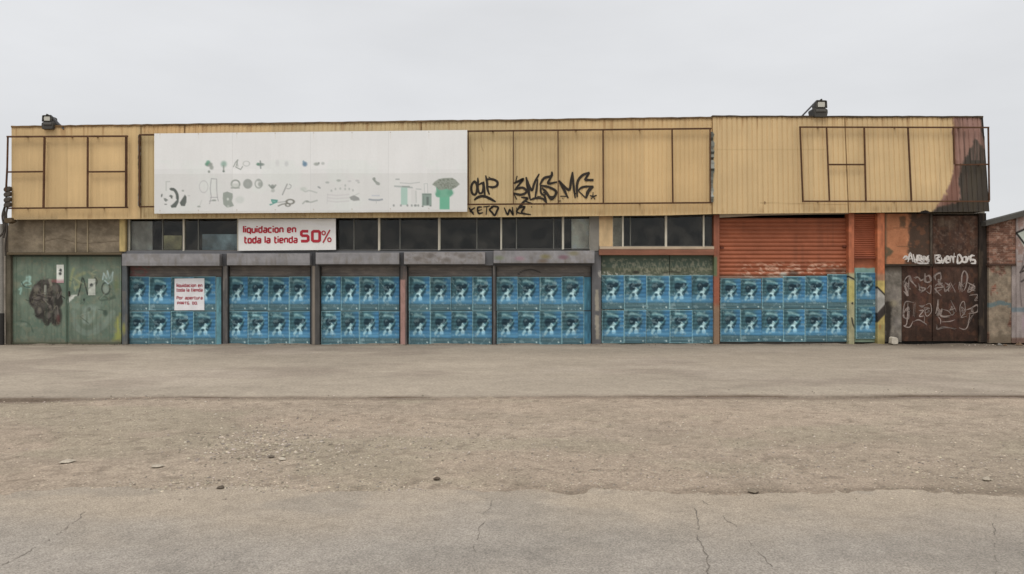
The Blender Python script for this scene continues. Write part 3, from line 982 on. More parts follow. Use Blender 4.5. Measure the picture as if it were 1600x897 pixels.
for q, lb, ink in (((88.4, 413.6, 99.6, 442), "white paper notice glued upright on left leaf of green gate", ((92.4, 419), (96.6, 430))),
                   ((137.8, 435.6, 149, 461.5), "smaller dirty white paper on right leaf of green gate", ((141, 442), (145, 448)))):
    def pp(x, y, q=q, ink=ink):
        p = Paint(x, y, (204, 206, 198) if q[0] < 100 else (172, 176, 166)).mottle(.12, 6, 6, 2)
        (a, b), (c, d) = ink
        p.ell((a + c) / 2 + .3, b + 3, 1.9, 2.2, (58, 62, 60), .95, .4); p.ell((a + c) / 2 - .4, d - 2.5, 2.2, 2.4, (64, 68, 66), .95, .4)
        p.stroke([(a, b + 4), (c, b + 5)], 1.2, (64, 66, 64), .7)
        p.blend(.6 * smooth((y - q[3] + 8) / 7) * (q[0] < 100), (148, 96, 104))
        if q[0] > 100:
            p.stroke([(137, 452), (150, 441)], 2, (120, 128, 118), .6)
        return p.c
    tag(panel("paper_notice", q, 0.035, 0.042, pp, M_PAPER, None, .8), lb, "notice")

# --- grey roller shutters with their boxes
GREY = (127, 125, 126)


def slats(l, t, r, b, y, pitch, depth, paint, spx=3.0):
    n = max(1, int(round((b - t) / pitch)))
    vs_, ds = [], []
    for i in range(n):
        for k_ in range(5):
            vs_.append((i + k_ / 5) / n); ds.append(depth * (1 - math.sin(math.pi * (k_ + .3) / 5.6)))
    vs_.append(1.0); ds.append(depth)
    ds = np.array(ds)
    nu = max(2, int((r - l) / spx) + 1)
    return MB().grid(Q(l, t, r, b), y, y + .06, paint, np.linspace(0, 1, nu), vs_, lambda U, V, q: np.repeat(ds, nu))


def shutter_grey(x, y):
    p = Paint(x, y, (98, 93, 89)).mottle(.16, 30, 5, 5)
    p.blend(.35 * smooth((fbm(x / 12, y / 6, 14) - .52) / .12), (128, 120, 112))
    p.blend(.5 * (x < 235) * smooth((fbm(x / 5, y / 4, 24) - .5) / .1), (124, 72, 74))
    p.stroke([(809, 430), (816, 424), (830, 421), (845, 426)], 1.5, (40, 38, 38), .8, curve=True)
    return p.c


def box_paint(marks):
    def f(x, y):
        p = Paint(x, y, GREY).mottle(.09, 40, 10, 4).mottle(.06, 3, 8, 8).blend(.30 * smooth((fbm(x / 9, y / 14, 52) - .52) / .14), (104, 97, 88))
        p.blend(.35 * smooth((vnoise(x / 3, x * 0, 55) - .66) / .2) * smooth((y - 398) / 12), (96, 86, 74))
        if marks == 1:
            p.mottle(.12, 9, 6, 3).blend(.5 * smooth((fbm(x / 5, y / 4, 12) - .58) / .1), (92, 82, 74)).blend(.3, (138, 132, 128))
            for a, b in ((652, 404), (673, 399), (698, 406), (722, 400)):
                p.ell(a, b, 6, 3.5, (84, 76, 68), .55, .7)
        if marks == 2:
            p.mottle(.08, 12, 6, 3)
            for a, b, c in ((812, 404, (142, 112, 122)), (780, 403, (104, 110, 84)), (852, 401, (112, 104, 66)), (848, 408, (98, 82, 66)), (880, 402, (112, 78, 88)), (896, 396, (114, 108, 80))):
                p.ell(a, b, 7, 3.2, c, .7, .7)
        p.blend(.3 * smooth((x * 0 + 3 - np.abs(y - 412)) / 3), (96, 94, 92))
        return p.c
    return f


bays = [(199, 348, (190.5, 396.4, 343, 415.4), 0, "grey shutter box, leftmost"), (355.6, 486, (354, 396, 484, 414.6), 0, None), (499.5, 625.4, (493, 394.8, 623.6, 413), 0, None),
        (636, 770, (631, 394, 758, 413), 1, "scuffed grey shutter box with brown blotches"), (774.4, 925, (771, 391.6, 929, 411.4), 2, "grey shutter box with pink and olive paint marks")]
for i, (l, r, bx, mk, lb) in enumerate(bays):
    sh = obj("roller_shutter", slats(l, 405, r, 537, 0.13, 5.4, 0.014, shutter_grey), M_METAL, wh)
    obj("bottom_rail", MB().rect(l, 537.2, r, 540.0, 0.12, 0.18, alb((62, 60, 58))), M_METAL, sh, .004)
    b = panel("shutter_box", bx, -0.27, 0.02, box_paint(mk), M_METAL, wh, 1.5, bevel=.012)
    if lb: lab(b, lb)
    for a_, b_ in ((l - .2, l + 1.6), (r - 1.6, r + .2)):
        obj("guide_rail", MB().rect(a_, 417, b_, 538.5, 0.02, 0.128, alb((40, 39, 38))), M_METAL, sh)  # rails coloured near black to stand in for shade beside the pilasters
mb = MB()
mb.rect(189.8, 397.8, 936, 415, -0.005, 0.25, alb((76, 76, 78)))
obj("lintel", mb, M_METAL, wh)


def pil(l, r, paint, t=415.2, yf=-0.045, label=None, b=538.4):
    o = panel("pilaster", (l, t, r, b), yf, 0.25, paint, M_METAL, wh, 1.0, bevel=.006)
    if label: lab(o, label)
    return o


def pp_grey(x, y):
    return Paint(x, y, (80, 78, 77)).mottle(.2, 5, 22, 3).blend(.4 * smooth((fbm(x / 4, y / 24, 9) - .55) / .1), (122, 114, 104)).c


pil(190.6, 198.8, lambda x, y: Paint(x, y, (78, 82, 84)).mottle(.2, 5, 22, 3).ell(193.5, 514, 2.6, 9, (138, 138, 66), .7, .6).blend(.4 * (y > 455) * smooth((fbm(x / 4, y / 14, 5) - .45) / .1), (112, 104, 92)).c)
pil(348.2, 355.4, pp_grey)
pil(486.2, 499.3, lambda x, y: Paint(x, y, (70, 68, 66)).mottle(.2, 5, 22, 3).rect(488, 415, 492, 540, (132, 122, 110), .85).c)
pil(625.6, 635.8, lambda x, y: Paint(x, y, (72, 68, 66)).mottle(.2, 5, 22, 3).rect(625, 437, 633.2, 540, (158, 124, 116), .95, 1).blend(.35 * smooth((fbm(x / 4, y / 9, 15) - .55) / .1), (120, 96, 86)).c,
    label="pilaster with a pinkish lower face")
pil(770.2, 774.2, pp_grey, yf=-.03)
pil(925.2, 939.2, lambda x, y: Paint(x, y, (88, 87, 88)).mottle(.16, 5, 22, 3)
    .poly([(930, 453), (935, 452), (936, 485), (930, 486)], (158, 150, 132), .75, 1.4, 3, 4, 2).poly([(930, 493), (936, 493), (936, 530), (931, 530)], (160, 152, 134), .75, 1.4, 3, 4, 5)
    .poly([(934, 424), (950, 424), (950, 436), (935, 434)], (176, 172, 160), .6, 1.2, 8, 3, 7).c, t=393, label="grey pilaster with flaking cream patches")
for l, t, r, b, g in ((758.4, 394, 770.6, 414.6, 92), (343.4, 397, 353.6, 415, 72), (484.4, 396, 492.6, 415, 66), (624, 395, 630.6, 415, 70)):
    obj("spacer_plate", MB().rect(l, t, r, b, -0.05, -0.006, alb((g, g, g + 2))), M_METAL, wh)

# --- green double door, orange shutter, louvred bay


def gdoor(x, y):
    p = Paint(x, y, (86, 92, 76)).mottle(.18, 14, 8, 4)
    p.blend(.6 * (y < 418) * smooth((y * 0 + 1)), (70, 88, 80))
    for i in range(9):
        a = 960 + i * 17
        p.stroke([(a, 425), (a + 3, 409), (a + 8, 424), (a + 12, 411), (a + 15, 421)], 1.2, (148, 146, 124), .6, .8)
    p.blend(.55 * smooth((fbm(x / 4, y / 3, 44) - .56) / .1) * (y > 404), (150, 146, 128))
    p.ell(994, 425.5, 5, 2.4, (48, 46, 40), .9, .5); p.stroke([(1038, 426), (1050, 424.5), (1062, 426)], 2, (56, 54, 46), .8)
    p.blend(.8 * smooth((y - 427) / 3) * smooth((fbm(x / 3, y / 3, 54) - .42) / .1), (146, 148, 138))
    p.blend(.7 * smooth((fbm(x / 2.6, y / 2.6, 56) - .5) / .06) * (x < 965) * (y > 424), (196, 194, 182))
    return p.c


panel("lintel", (936, 389.8, 1116, 398.6), -0.16, 0.02, lambda x, y: Paint(x, y, (122, 82, 64)).mottle(.14, 40, 3, 4).blend(.5 * smooth((1 - np.abs(y - 394.5))), (112, 70, 54)).c, M_METAL, wh, 1.2, bevel=.01)
for l, r in ((939.8, 1045.8), (1046.8, 1115.4)):
    d = panel("door_leaf", (l, 399, r, 537.6), 0.13, 0.19, gdoor, M_METAL, wh, 1.3)
    obj("bottom_rail", MB().rect(l, 533, r, 537.4, 0.112, 0.129, alb((76, 82, 72))), M_METAL, d)
pil(1115.8, 1124.2, lambda x, y: Paint(x, y, (136, 84, 64)).mottle(.15, 5, 18, 3).blend(smooth((y - 398) / 6) * smooth((434 - y) / 5) * smooth((1122 - x) / 3), (92, 100, 74)).blend(.7 * smooth((y - 470) / 14), (124, 112, 92))
    .blend(.7 * smooth((y - 432) / 6) * smooth((476 - y) / 8), (138, 84, 64)).c, t=335, label="post with flaking orange and green paint")


def orange(x, y):
    p = Paint(x, y, (142, 83, 58)).mottle(.10, 60, 8, 4).blend(.35 * smooth((vnoise(x / 4, x * 0, 15) - .6) / .2) * smooth((fbm(x / 20, y / 20, 16) - .4) / .2), (112, 68, 50))
    m = smooth((fbm(x / 5, y / 2.2, 64) - .56) / .06) * smooth((y - 405) / 12) * smooth((x - 1140) / 30)
    p.blend(.8 * m, (190, 158, 138))
    p.poly([(1290, 421), (1327, 416), (1327, 436), (1290, 434)], (80, 66, 56), .5, 1.5, 6, 5, 3)
    p.ell(1224, 429, 6, 4, (168, 168, 160), .9, .5); p.ell(1240, 427, 8, 3.4, (82, 68, 60), .85, .5)
    p.blend(.6 * smooth((y - 428) / 6), (96, 100, 96))
    return p.c


osh = obj("roller_shutter", slats(1124.4, 340.5, 1326, 534.5, 0.13, 6.5, 0.04, orange, 2.0), M_METAL, wh)
lab(osh, "tall orange roller shutter, lower half covered in posters")
obj("bottom_rail", MB().rect(1124.4, 534.7, 1326, 538.4, 0.12, 0.19, alb((60, 58, 54))), M_METAL, osh, .004)
obj("lintel", MB().prism([(1124.3, 334.5), (1326, 332.5), (1326, 334.0), (1190, 336.5), (1124.3, 340)], -0.04, 0.02, alb((172, 158, 138))), M_METAL, wh)
obj("slide_bolt", MB().rect(1126, 385.5, 1131, 388.5, 0.09, 0.135, alb((96, 50, 36))), M_METAL, osh)
obj("slide_bolt", MB().rect(1317, 383.5, 1323, 386, 0.09, 0.135, alb((96, 50, 36))), M_METAL, osh)


def post2(x, y):
    p = Paint(x, y, (158, 94, 66)).mottle(.12, 5, 18, 3)
    p.blend(smooth((y - 424) / 5), (146, 142, 112)).blend(.8 * smooth((y - 436) / 4) * smooth((476 - y) / 9), (166, 156, 92)).mottle(.14, 4, 8, 6)
    p.stroke([(1326, 432), (1336, 437)], 2.6, (34, 34, 32), .9); p.ell(1332, 474, 1.6, 2, (40, 38, 34), .9)
    p.stroke([(1331, 497), (1333, 507), (1337, 515)], 2.2, (36, 36, 32), .95, curve=True)
    return p.c


def post3(x, y):
    p = Paint(x, y, (168, 102, 70)).mottle(.12, 5, 18, 3)
    p.blend(.9 * smooth((y - 425) / 6), (150, 116, 92)).blend(smooth((y - 437) / 3), (168, 150, 92))
    p.poly([(1370, 448), (1384, 464), (1384, 475), (1370, 496)], (148, 146, 142), .95, 1)
    p.stroke([(1369, 447), (1383, 461)], 2.4, (36, 34, 32), .95)
    p.poly([(1370, 490), (1384, 474), (1384, 490), (1370, 505)], (46, 40, 38), .95, 1)
    p.blend(.8 * smooth((y - 505) / 5), (142, 130, 86)).mottle(.2, 5, 9, 8)
    p.ell(1375, 511, 1.5, 4, (140, 88, 52), .6, .5)
    return p.c


pil(1326.3, 1335, post2, t=333, label="orange post, chalky yellow below")
pil(1371.2, 1382.4, post3, t=333, label="orange post with black and yellow graffiti below")
lv = obj("louvre", slats(1335.3, 334, 1371, 401.5, 0.12, 3.4, 0.03, lambda x, y: Paint(x, y, (138, 78, 54)).mottle(.1, 20, 8, 4).c), M_METAL, wh)
panel("door_leaf", (1335.3, 402.4, 1371, 534.6), 0.13, 0.19,
      lambda x, y: Paint(x, y, (146, 86, 60)).mottle(.1, 20, 8, 4).blend(.95 * smooth((y - 419 + 3 * fbm(x / 4, y / 4, 6)) / 2), (112, 146, 138)).mottle(.1, 5, 8, 7).blend(.6 * smooth((y - 524) / 6), (110, 116, 92)).c,
      M_METAL, wh, 1.2)
obj("lintel", MB().rect(1335.3, 401.2, 1371, 403.8, 0.03, 0.13, alb((116, 62, 44))), M_METAL, wh)

# --- burnt gate bay


def tanwall(x, y):
    p = Paint(x, y, (162, 110, 80)).mottle(.12, 14, 12, 4)
    p.poly([(1420, 330), (1470, 330), (1470, 420), (1412, 420), (1419, 398), (1421, 372)], (68, 56, 48), .95, 3, 12, 8, 3)
    p.poly([(1405, 338), (1416, 338), (1414, 356), (1407, 354)], (84, 68, 54), .8, 1.5, 4, 4, 2)
    p.stroke([(1396, 356), (1424, 356)], 1.2, (104, 76, 56), .8); p.stroke([(1402, 385), (1424, 385)], 1.2, (104, 76, 56), .8)
    p.poly([(1383, 385), (1390, 388), (1396, 393), (1393, 398), (1386, 402), (1383, 414)], (84, 76, 60), .9, 1.2, 3, 4, 2)
    p.blend(.75 * smooth((1388 - x) / 5), (88, 76, 62))
    p.blend(.35 * smooth((fbm(x / 7, y / 7, 17) - .52) / .12), (136, 86, 60))
    return p.c


def greywall(x, y):
    p = Paint(x, y, (104, 98, 90)).mottle(.3, 8, 10, 4).mottle(.2, 3, 3, 6)
    p.blend(.8 * smooth((428 - y) / 10), (66, 58, 50))
    p.poly([(1383, 472), (1396, 470), (1392, 492), (1391, 540), (1383, 540)], (42, 38, 34), .85, 2, 4, 5, 3)
    p.ell(1399, 462, 8, 12, (136, 128, 122), .4, .7); p.ell(1402, 504, 6, 9, (128, 122, 118), .45, .7); p.ell(1396, 474, 6, 5, (148, 138, 112), .5, .7)
    return p.c


panel("wall", (1383, 334, 1455, 412.6), 0.0, 0.25, tanwall, M_WALL, wh, 1.3)["label"] = "tan rendered wall above the burnt gate, sooty on the right"
panel("wall", (1382.8, 415.4, 1408.6, 534.6), 0.0, 0.25, greywall, M_WALL, wh, 1.3)["label"] = "stained grey wall left of the burnt gate"
panel("lintel", (1383, 412.8, 1456, 415.2), -0.05, 0.25, (62, 54, 46), M_RUST, wh)
ZG = lambda x, y: (1400 + x / 5.607, 380 + y / 5.607)


def SG(pts):
    return [ZG(*q) for q in pts]


def burnt(x, y):
    p = Paint(x, y, (62, 47, 40)).mottle(.25, 18, 26, 4).mottle(.12, 3, 14, 6)
    p.blend(.7 * smooth((fbm(x / 16, y / 18, 26) - .5) / .14) * smooth((y - 415) / 8), (78, 54, 47))
    p.blend(.6 * smooth((413 - y) / 5) * smooth((fbm(x / 14, y / 22, 36) - .44) / .12), (84, 68, 58))
    p.ell(1480, 350, 11, 8, (112, 98, 84), .55, .8); p.ell(1500, 372, 8, 18, (96, 76, 68), .35, .8); p.ell(1472, 345, 5, 8, (104, 90, 76), .5, .8)
    p.blend(.7 * smooth((x - 1506) / 14) * smooth((y - 425) / 30), (40, 32, 28))
    p.blend(.6 * smooth((y - 505) / 16), (54, 40, 32))
    p.blend(.35 * smooth((fbm(x / 6, y / 9, 46) - .55) / .1), (98, 66, 50))
    p.blend(.5 * smooth((vnoise(x / 3.5, y / 40, 47) - .62) / .2) * .5, (40, 32, 28))
    p.blend(.35 * smooth((fbm(x / 3, y / 3, 48) - .6) / .06) * (y < 412), (120, 104, 92))
    return p.c


gl1 = panel("gate_leaf", (1409, 415.6, 1456, 533), 0.04, 0.10, burnt, M_RUST, wh, 1.2)
gl2 = panel("gate_leaf", (1457.4, 337, 1529.6, 533), 0.04, 0.10, burnt, M_RUST, wh, 1.2, disp=lambda U, V, q: 0.014 * (np.abs(q[:, 0] - 1496) < 1.2))
lab(gl1, "left leaf of the scorched brown gate"); lab(gl2, "taller right leaf of the scorched brown gate")
obj("gate_rail", MB().rect(1457.6, 412.6, 1529.4, 415, 0.01, 0.039, alb((50, 38, 32))), M_RUST, gl2)
obj("downpipe", MB().rect(1453.8, 334.5, 1457, 416, -0.05, 0.0, alb((74, 66, 58))), M_RUST, wh)
panel("pilaster", ((1530, 333), (1541, 333), (1544.5, 535), (1530, 535)), -0.03, 0.25, lambda x, y: Paint(x, y, (46, 40, 36)).mottle(.3, 5, 30, 4).blend(.5 * smooth((fbm(x / 4, y / 26, 8) - .55) / .1) * (x < 1538), (84, 72, 58)).c, M_WALL, wh, 1.4, bevel=.006)["label"] = "charred dark end post"
# soot-black vent stub under the cladding
mb = MB(); mb.prism([(1438, 333), (1440, 330), (1446, 328.4), (1452, 330.4), (1454, 333)], YC - .03, YC + .2, alb((34, 30, 28))); obj("vent_stub", mb, M_RUST, wh)

# white scrawls on the burnt gate
WP = alb((190, 184, 178)); WT = alb((146, 132, 124))
gy = [0.036]


def spray(mb, pts, w, col, curve=True, Y=None):
    gy[0] -= 0.00012
    mb.ribbon(pts, w, gy[0] if Y is None else Y, col, curve)


mb = MB()
gy[0] = -0.004
L1 = [[(60, 135), (85, 115), (100, 130), (75, 145)], [(105, 165), (125, 90), (150, 165)], [(110, 140), (150, 135)], [(150, 95), (170, 165), (185, 100)], [(190, 165), (195, 110), (225, 120), (200, 140), (230, 165)],
      [(235, 170), (240, 110)], [(245, 165), (250, 120), (270, 150), (275, 110)], [(290, 105), (270, 135), (290, 150), (275, 172)], [(180, 172), (230, 178), (290, 175)], [(185, 130), (230, 140), (290, 128)]]
L2 = [[(340, 100), (345, 175)], [(340, 105), (385, 110), (360, 138), (395, 165), (345, 175)], [(395, 120), (410, 170), (430, 120)], [(445, 145), (470, 130), (445, 118), (440, 165), (470, 168)],
      [(475, 170), (478, 120), (500, 130), (500, 170)], [(510, 85), (505, 175)], [(495, 120), (525, 118)], [(540, 100), (542, 175), (580, 150), (560, 105), (540, 105)], [(590, 120), (580, 155), (610, 165), (615, 125), (592, 120)],
      [(620, 170), (640, 120), (655, 165)], [(690, 110), (660, 110), (655, 140), (690, 150), (690, 178), (655, 175)], [(660, 150), (700, 155)]]
for q in L1: spray(mb, SG(q), 3.1, WP)
gy[0] = 0.034
for q in L2: spray(mb, SG(q), 3.2, WP)
TH = [[(70, 350), (85, 310), (120, 285), (140, 330), (180, 390)], [(115, 290), (105, 400), (110, 460)], [(65, 420), (100, 460), (75, 370), (120, 350)], [(60, 330), (65, 380)], [(165, 310), (195, 300), (215, 330), (240, 310)],
      [(255, 265), (265, 340), (300, 335), (290, 290), (260, 290)], [(205, 360), (210, 430)], [(205, 380), (260, 400), (215, 435)], [(265, 420), (300, 440), (305, 370), (270, 400)],
      [(350, 320), (345, 285), (385, 265), (395, 310), (370, 340), (430, 400)], [(340, 380), (380, 350), (410, 380), (350, 400), (390, 460)], [(420, 360), (430, 425), (470, 380), (430, 350)], [(480, 350), (520, 435)], [(520, 350), (470, 410)],
      [(335, 430), (400, 400)], [(575, 430), (580, 290), (600, 245), (620, 290), (610, 380), (590, 420)], [(545, 410), (560, 340), (560, 430)], [(620, 340), (690, 380), (640, 400), (695, 420)], [(650, 350), (640, 430), (690, 390)],
      [(640, 460), (715, 450), (690, 500), (720, 500)],
      [(65, 620), (110, 560), (110, 660), (70, 640), (80, 520), (160, 520)], [(105, 520), (95, 700), (70, 725), (120, 735), (150, 680)], [(160, 530), (150, 640)], [(200, 545), (230, 560), (250, 540)], [(200, 590), (240, 590), (205, 640), (245, 640)],
      [(260, 540), (300, 530), (310, 600), (270, 640), (255, 590), (300, 570)], [(150, 690), (200, 670), (270, 710)], [(250, 640), (245, 700)],
      [(375, 490), (370, 560), (350, 620)], [(370, 560), (400, 635), (480, 635)], [(410, 580), (460, 595), (490, 630), (520, 600)], [(480, 500), (510, 560), (530, 600)], [(365, 640), (390, 670), (390, 710)], [(400, 690), (470, 685), (520, 670)],
      [(360, 720), (360, 755), (430, 740), (530, 748)], [(565, 640), (560, 560), (580, 515), (600, 520), (605, 600), (570, 650), (620, 640)], [(600, 590), (660, 570), (710, 545), (715, 600), (640, 620)], [(650, 600), (630, 720), (600, 755), (550, 740)],
      [(680, 620), (640, 700)]]
m2, m1 = MB(), MB()
rq = random.Random(9)
TH = TH + [[(a + rq.uniform(-12, 12), b + rq.uniform(-12, 12)) for a, b in q] for q in TH if rq.random() < .55] \
    + [[(x0 + rq.uniform(-26, 26), y0 + rq.uniform(-34, 34)) for _ in range(4)] for x0, y0 in ((100, 370), (110, 600), (220, 400), (270, 600), (380, 340), (460, 390), (580, 370), (660, 380), (590, 590), (680, 590), (380, 600), (500, 590)) for _r in (0, 1)]
TH = [[(min(a, 312), b) if min(t[0] for t in q) < 315 else (max(a, 330), b) for a, b in q] for q in TH]
for q in TH:
    c = WT * random.uniform(.45, 1.0)
    if min(a for a, b in q) < 325: gy[0] = 0.036 - random.random() * .003
    spray(m1 if min(a for a, b in q) < 325 else m2, SG(q), random.uniform(1.0, 1.6), c)
lab(obj("graffiti", m1, M_SPRAY, gl1), "thin pale outline scrawls"); lab(obj("graffiti", m2, M_SPRAY, gl2), "thin pale outline scrawls")
m3, m4 = MB(), MB()
lab(obj("graffiti", mb, M_SPRAY, wh), "row of thick white scrawled letters over the burnt gate")

# black tags on the ochre cladding
ZA = lambda x, y: (730 + x / 9.964, 255 + y / 9.964)
BKS = alb((40, 34, 28))
mb = MB(); gy[0] = YC - 0.008
for w, q in ((3.0, [(115, 285), (72, 340), (66, 420), (90, 482), (132, 482), (152, 420), (150, 340), (115, 285)]), (2.8, [(165, 225), (168, 300), (165, 390), (188, 462), (232, 458), (250, 380), (238, 312), (180, 335)]),
             (2.8, [(258, 285), (268, 420), (278, 530)]), (2.6, [(240, 300), (262, 290)]), (3.0, [(288, 190), (308, 300), (315, 400), (348, 490)]), (3.2, [(300, 250), (400, 252), (468, 290), (462, 350), (400, 375), (325, 362)]),
             (3.6, [(108, 572), (180, 525), (260, 515), (340, 545), (445, 602)]),
             (2.0, [(330, 215), (360, 225)]),
             (2.6, [(25, 690), (62, 745), (102, 802)]), (2.6, [(122, 690), (52, 745), (100, 765)]), (2.4, [(232, 682), (165, 692), (178, 780), (248, 770)]), (2.2, [(172, 738), (230, 722)]), (2.4, [(250, 682), (352, 666)]), (2.4, [(306, 680), (295, 802)]),
             (2.6, [(362, 684), (420, 672), (482, 690), (460, 750), (428, 812), (388, 770), (350, 722), (400, 684)]),
             (2.4, [(575, 690), (630, 800), (662, 725), (712, 800), (702, 682)]), (2.4, [(772, 690), (770, 802)]), (2.4, [(870, 640), (770, 748), (850, 790)]), (2.6, [(790, 705), (892, 680), (850, 772), (992, 802)]),
             (3.0, [(840, 530), (935, 548), (870, 612), (795, 695)]), (3.4, [(895, 590), (1015, 630)]), (1.6, [(1000, 670), (1005, 692)]),
             (2.6, [(778, 195), (755, 290)]), (3.2, [(715, 318), (800, 280), (868, 255), (750, 402)]), (3.2, [(735, 415), (850, 380), (922, 425), (900, 470), (820, 490), (720, 465)]), (2.6, [(722, 470), (772, 565)]),
             (3.8, [(918, 215), (945, 380), (978, 560)]), (3.0, [(925, 240), (1002, 420), (1050, 300), (1122, 165)]),
             (2.8, [(1098, 250), (1080, 400), (1056, 555)]), (2.8, [(975, 575), (1060, 545), (1150, 545), (1200, 570), (1240, 625)]), (1.8, [(1090, 518), (1150, 515)]),
             (3.4, [(1320, 130), (1308, 200), (1200, 232), (1130, 335)]), (3.2, [(1130, 345), (1260, 370), (1372, 425), (1380, 480), (1310, 560), (1230, 450), (1160, 380)]), (2.6, [(1140, 350), (1150, 460), (1202, 512), (1235, 605)]),
             (2.2, [(1180, 450), (1220, 470), (1200, 500)]), (3.2, [(1322, 195), (1260, 312), (1400, 292)]), (2.4, [(1250, 505), (1320, 525), (1380, 500)]),
             (3.4, [(1428, 270), (1500, 400), (1572, 545)]), (2.4, [(1450, 515), (1560, 515)]), (3.2, [(1428, 268), (1580, 415), (1615, 280), (1640, 135)]), (3.0, [(1642, 140), (1655, 340), (1682, 545)]),
             (3.4, [(1905, 140), (1780, 200), (1712, 320), (1712, 530)]), (3.0, [(1722, 432), (1800, 372), (1965, 358)]), (4.4, [(1965, 360), (1890, 430), (1850, 545)]), (3.0, [(1850, 545), (1735, 435)]),
             (5.4, [(1900, 150), (1830, 262)]), (5.6, [(1830, 262), (1968, 262)]), (1.8, [(1662, 490), (1720, 450)]),
             (2.0, [(1960, 450), (1958, 520)]), (2.0, [(1910, 500), (1960, 518), (2018, 498)]), (2.0, [(1960, 520), (1925, 560)]), (2.0, [(1960, 520), (1990, 562)]), (2.2, [(1425, 590), (1460, 588)]), (1.6, [(1480, 545), (1500, 560)])):
    gy[0] -= .0002
    mb.ribbon([ZA(*t) for t in q], w * 1.2, gy[0], BKS * random.uniform(.85, 1.25), True, .55)
lab(obj("graffiti", mb, M_SPRAY, wh), "black sprayed tags reading roughly 3MSMG and KETO WKZ")

# ------------------------------------------------------------------ sign frames on the facade
YFr = YC - 0.16


def frame(label, bars, x0, zpy, brackets):
    root = thing("sign_frame", P(x0, zpy, YFr), label, "sign frame", "empty rusty sign frames on the upper facade")
    n = 0
    for (p0, p1, w) in bars:
        horiz = abs(p1[0] - p0[0]) > abs(p1[1] - p0[1])
        off = 0 if horiz else 0.012
        obj("rail" if horiz else "upright", MB().bar(p0, p1, w * .84, YFr + off, YFr + off + .05, RU * random.uniform(.85, 1.15)), M_RUST, root)
    for x, y in brackets:
        obj("bracket", MB().rect(x - 1, y - 1, x + 1, y + 1, YFr + .055, YC - .001, RU), M_RUST, root)
    return root


frame("rusty sign frame of rectangles on the left end of the facade, below the left floodlight",
      [((10, 213.4), (199, 212.6), 2.8), ((13, 325.4), (199, 324), 2.6), ((68.8, 214.8), (67.2, 324), 2.8), ((136.4, 214.6), (136, 323.6), 2.4), ((196.6, 214), (196.4, 323), 3.6), ((11.4, 214.8), (10.4, 262), 1.8), ((10.4, 262.1), (8.4, 300), 2.0),
       ((11.5, 268.6), (67, 268), 2.6), ((137.6, 268.4), (194.6, 268), 2.6)], 100, 325, [(40, 213), (150, 213), (40, 325), (160, 324.4), (100, 324.8), (110, 213)])
frame("long rusty sign frame in the middle, behind the white billboard",
      [((217, 210.6), (1112, 200.6), 2.6), ((217, 323), (1112, 316.6), 2.6), ((217.2, 212), (217.2, 321.8), 2.4), ((731.6, 206.4), (731.8, 318.4), 1.8), ((802, 205.6), (802, 318.2), 1.9), ((872, 204.8), (872.2, 317.6), 1.9), ((942.4, 204), (942.8, 317.2), 2.4), ((1050.4, 202.8), (1051.6, 316.2), 2.4), ((1109.8, 202), (1110, 316), 2.0)],
      700, 320, [(300, 209.7), (500, 207.4), (770, 204.4), (900, 203), (1000, 201.9), (300, 322.4), (600, 320.2), (850, 318.4), (1000, 317.4)])
frame("rusty sign frame on the right end of the facade, crossing the burnt corner",
      [((1249.4, 198.4), (1546, 199), 2.4), ((1254, 314.4), (1546.5, 314.6), 2.6), ((1250.6, 199.8), (1255, 313.2), 2.2), ((1292, 199.8), (1296.6, 313.2), 2.0), ((1351, 199.8), (1353.6, 313.2), 2.2), ((1419.4, 199.8), (1424.8, 313.2), 2.2), ((1490.4, 199.8), (1492, 256.4), 2.0), ((1545, 200.2), (1546.6, 313.4), 1.8),
       ((1295.6, 257), (1351.2, 257), 2.6), ((1494, 257.4), (1544.6, 256.6), 2.4)], 1400, 315, [(1280, 198.4), (1400, 198.7), (1500, 198.9), (1280, 314.4), (1400, 314.4), (1500, 314.5), (1532, 256.8)])

# ------------------------------------------------------------------ white billboard with its faded print
ZB1 = lambda x, y: (240 + x / 9.438, 240 + y / 9.438)
ZB2 = lambda x, y: (360 + x / 9.412, 240 + y / 9.412)
ZB3 = lambda x, y: (560 + x / 9.412, 265 + y / 9.412)


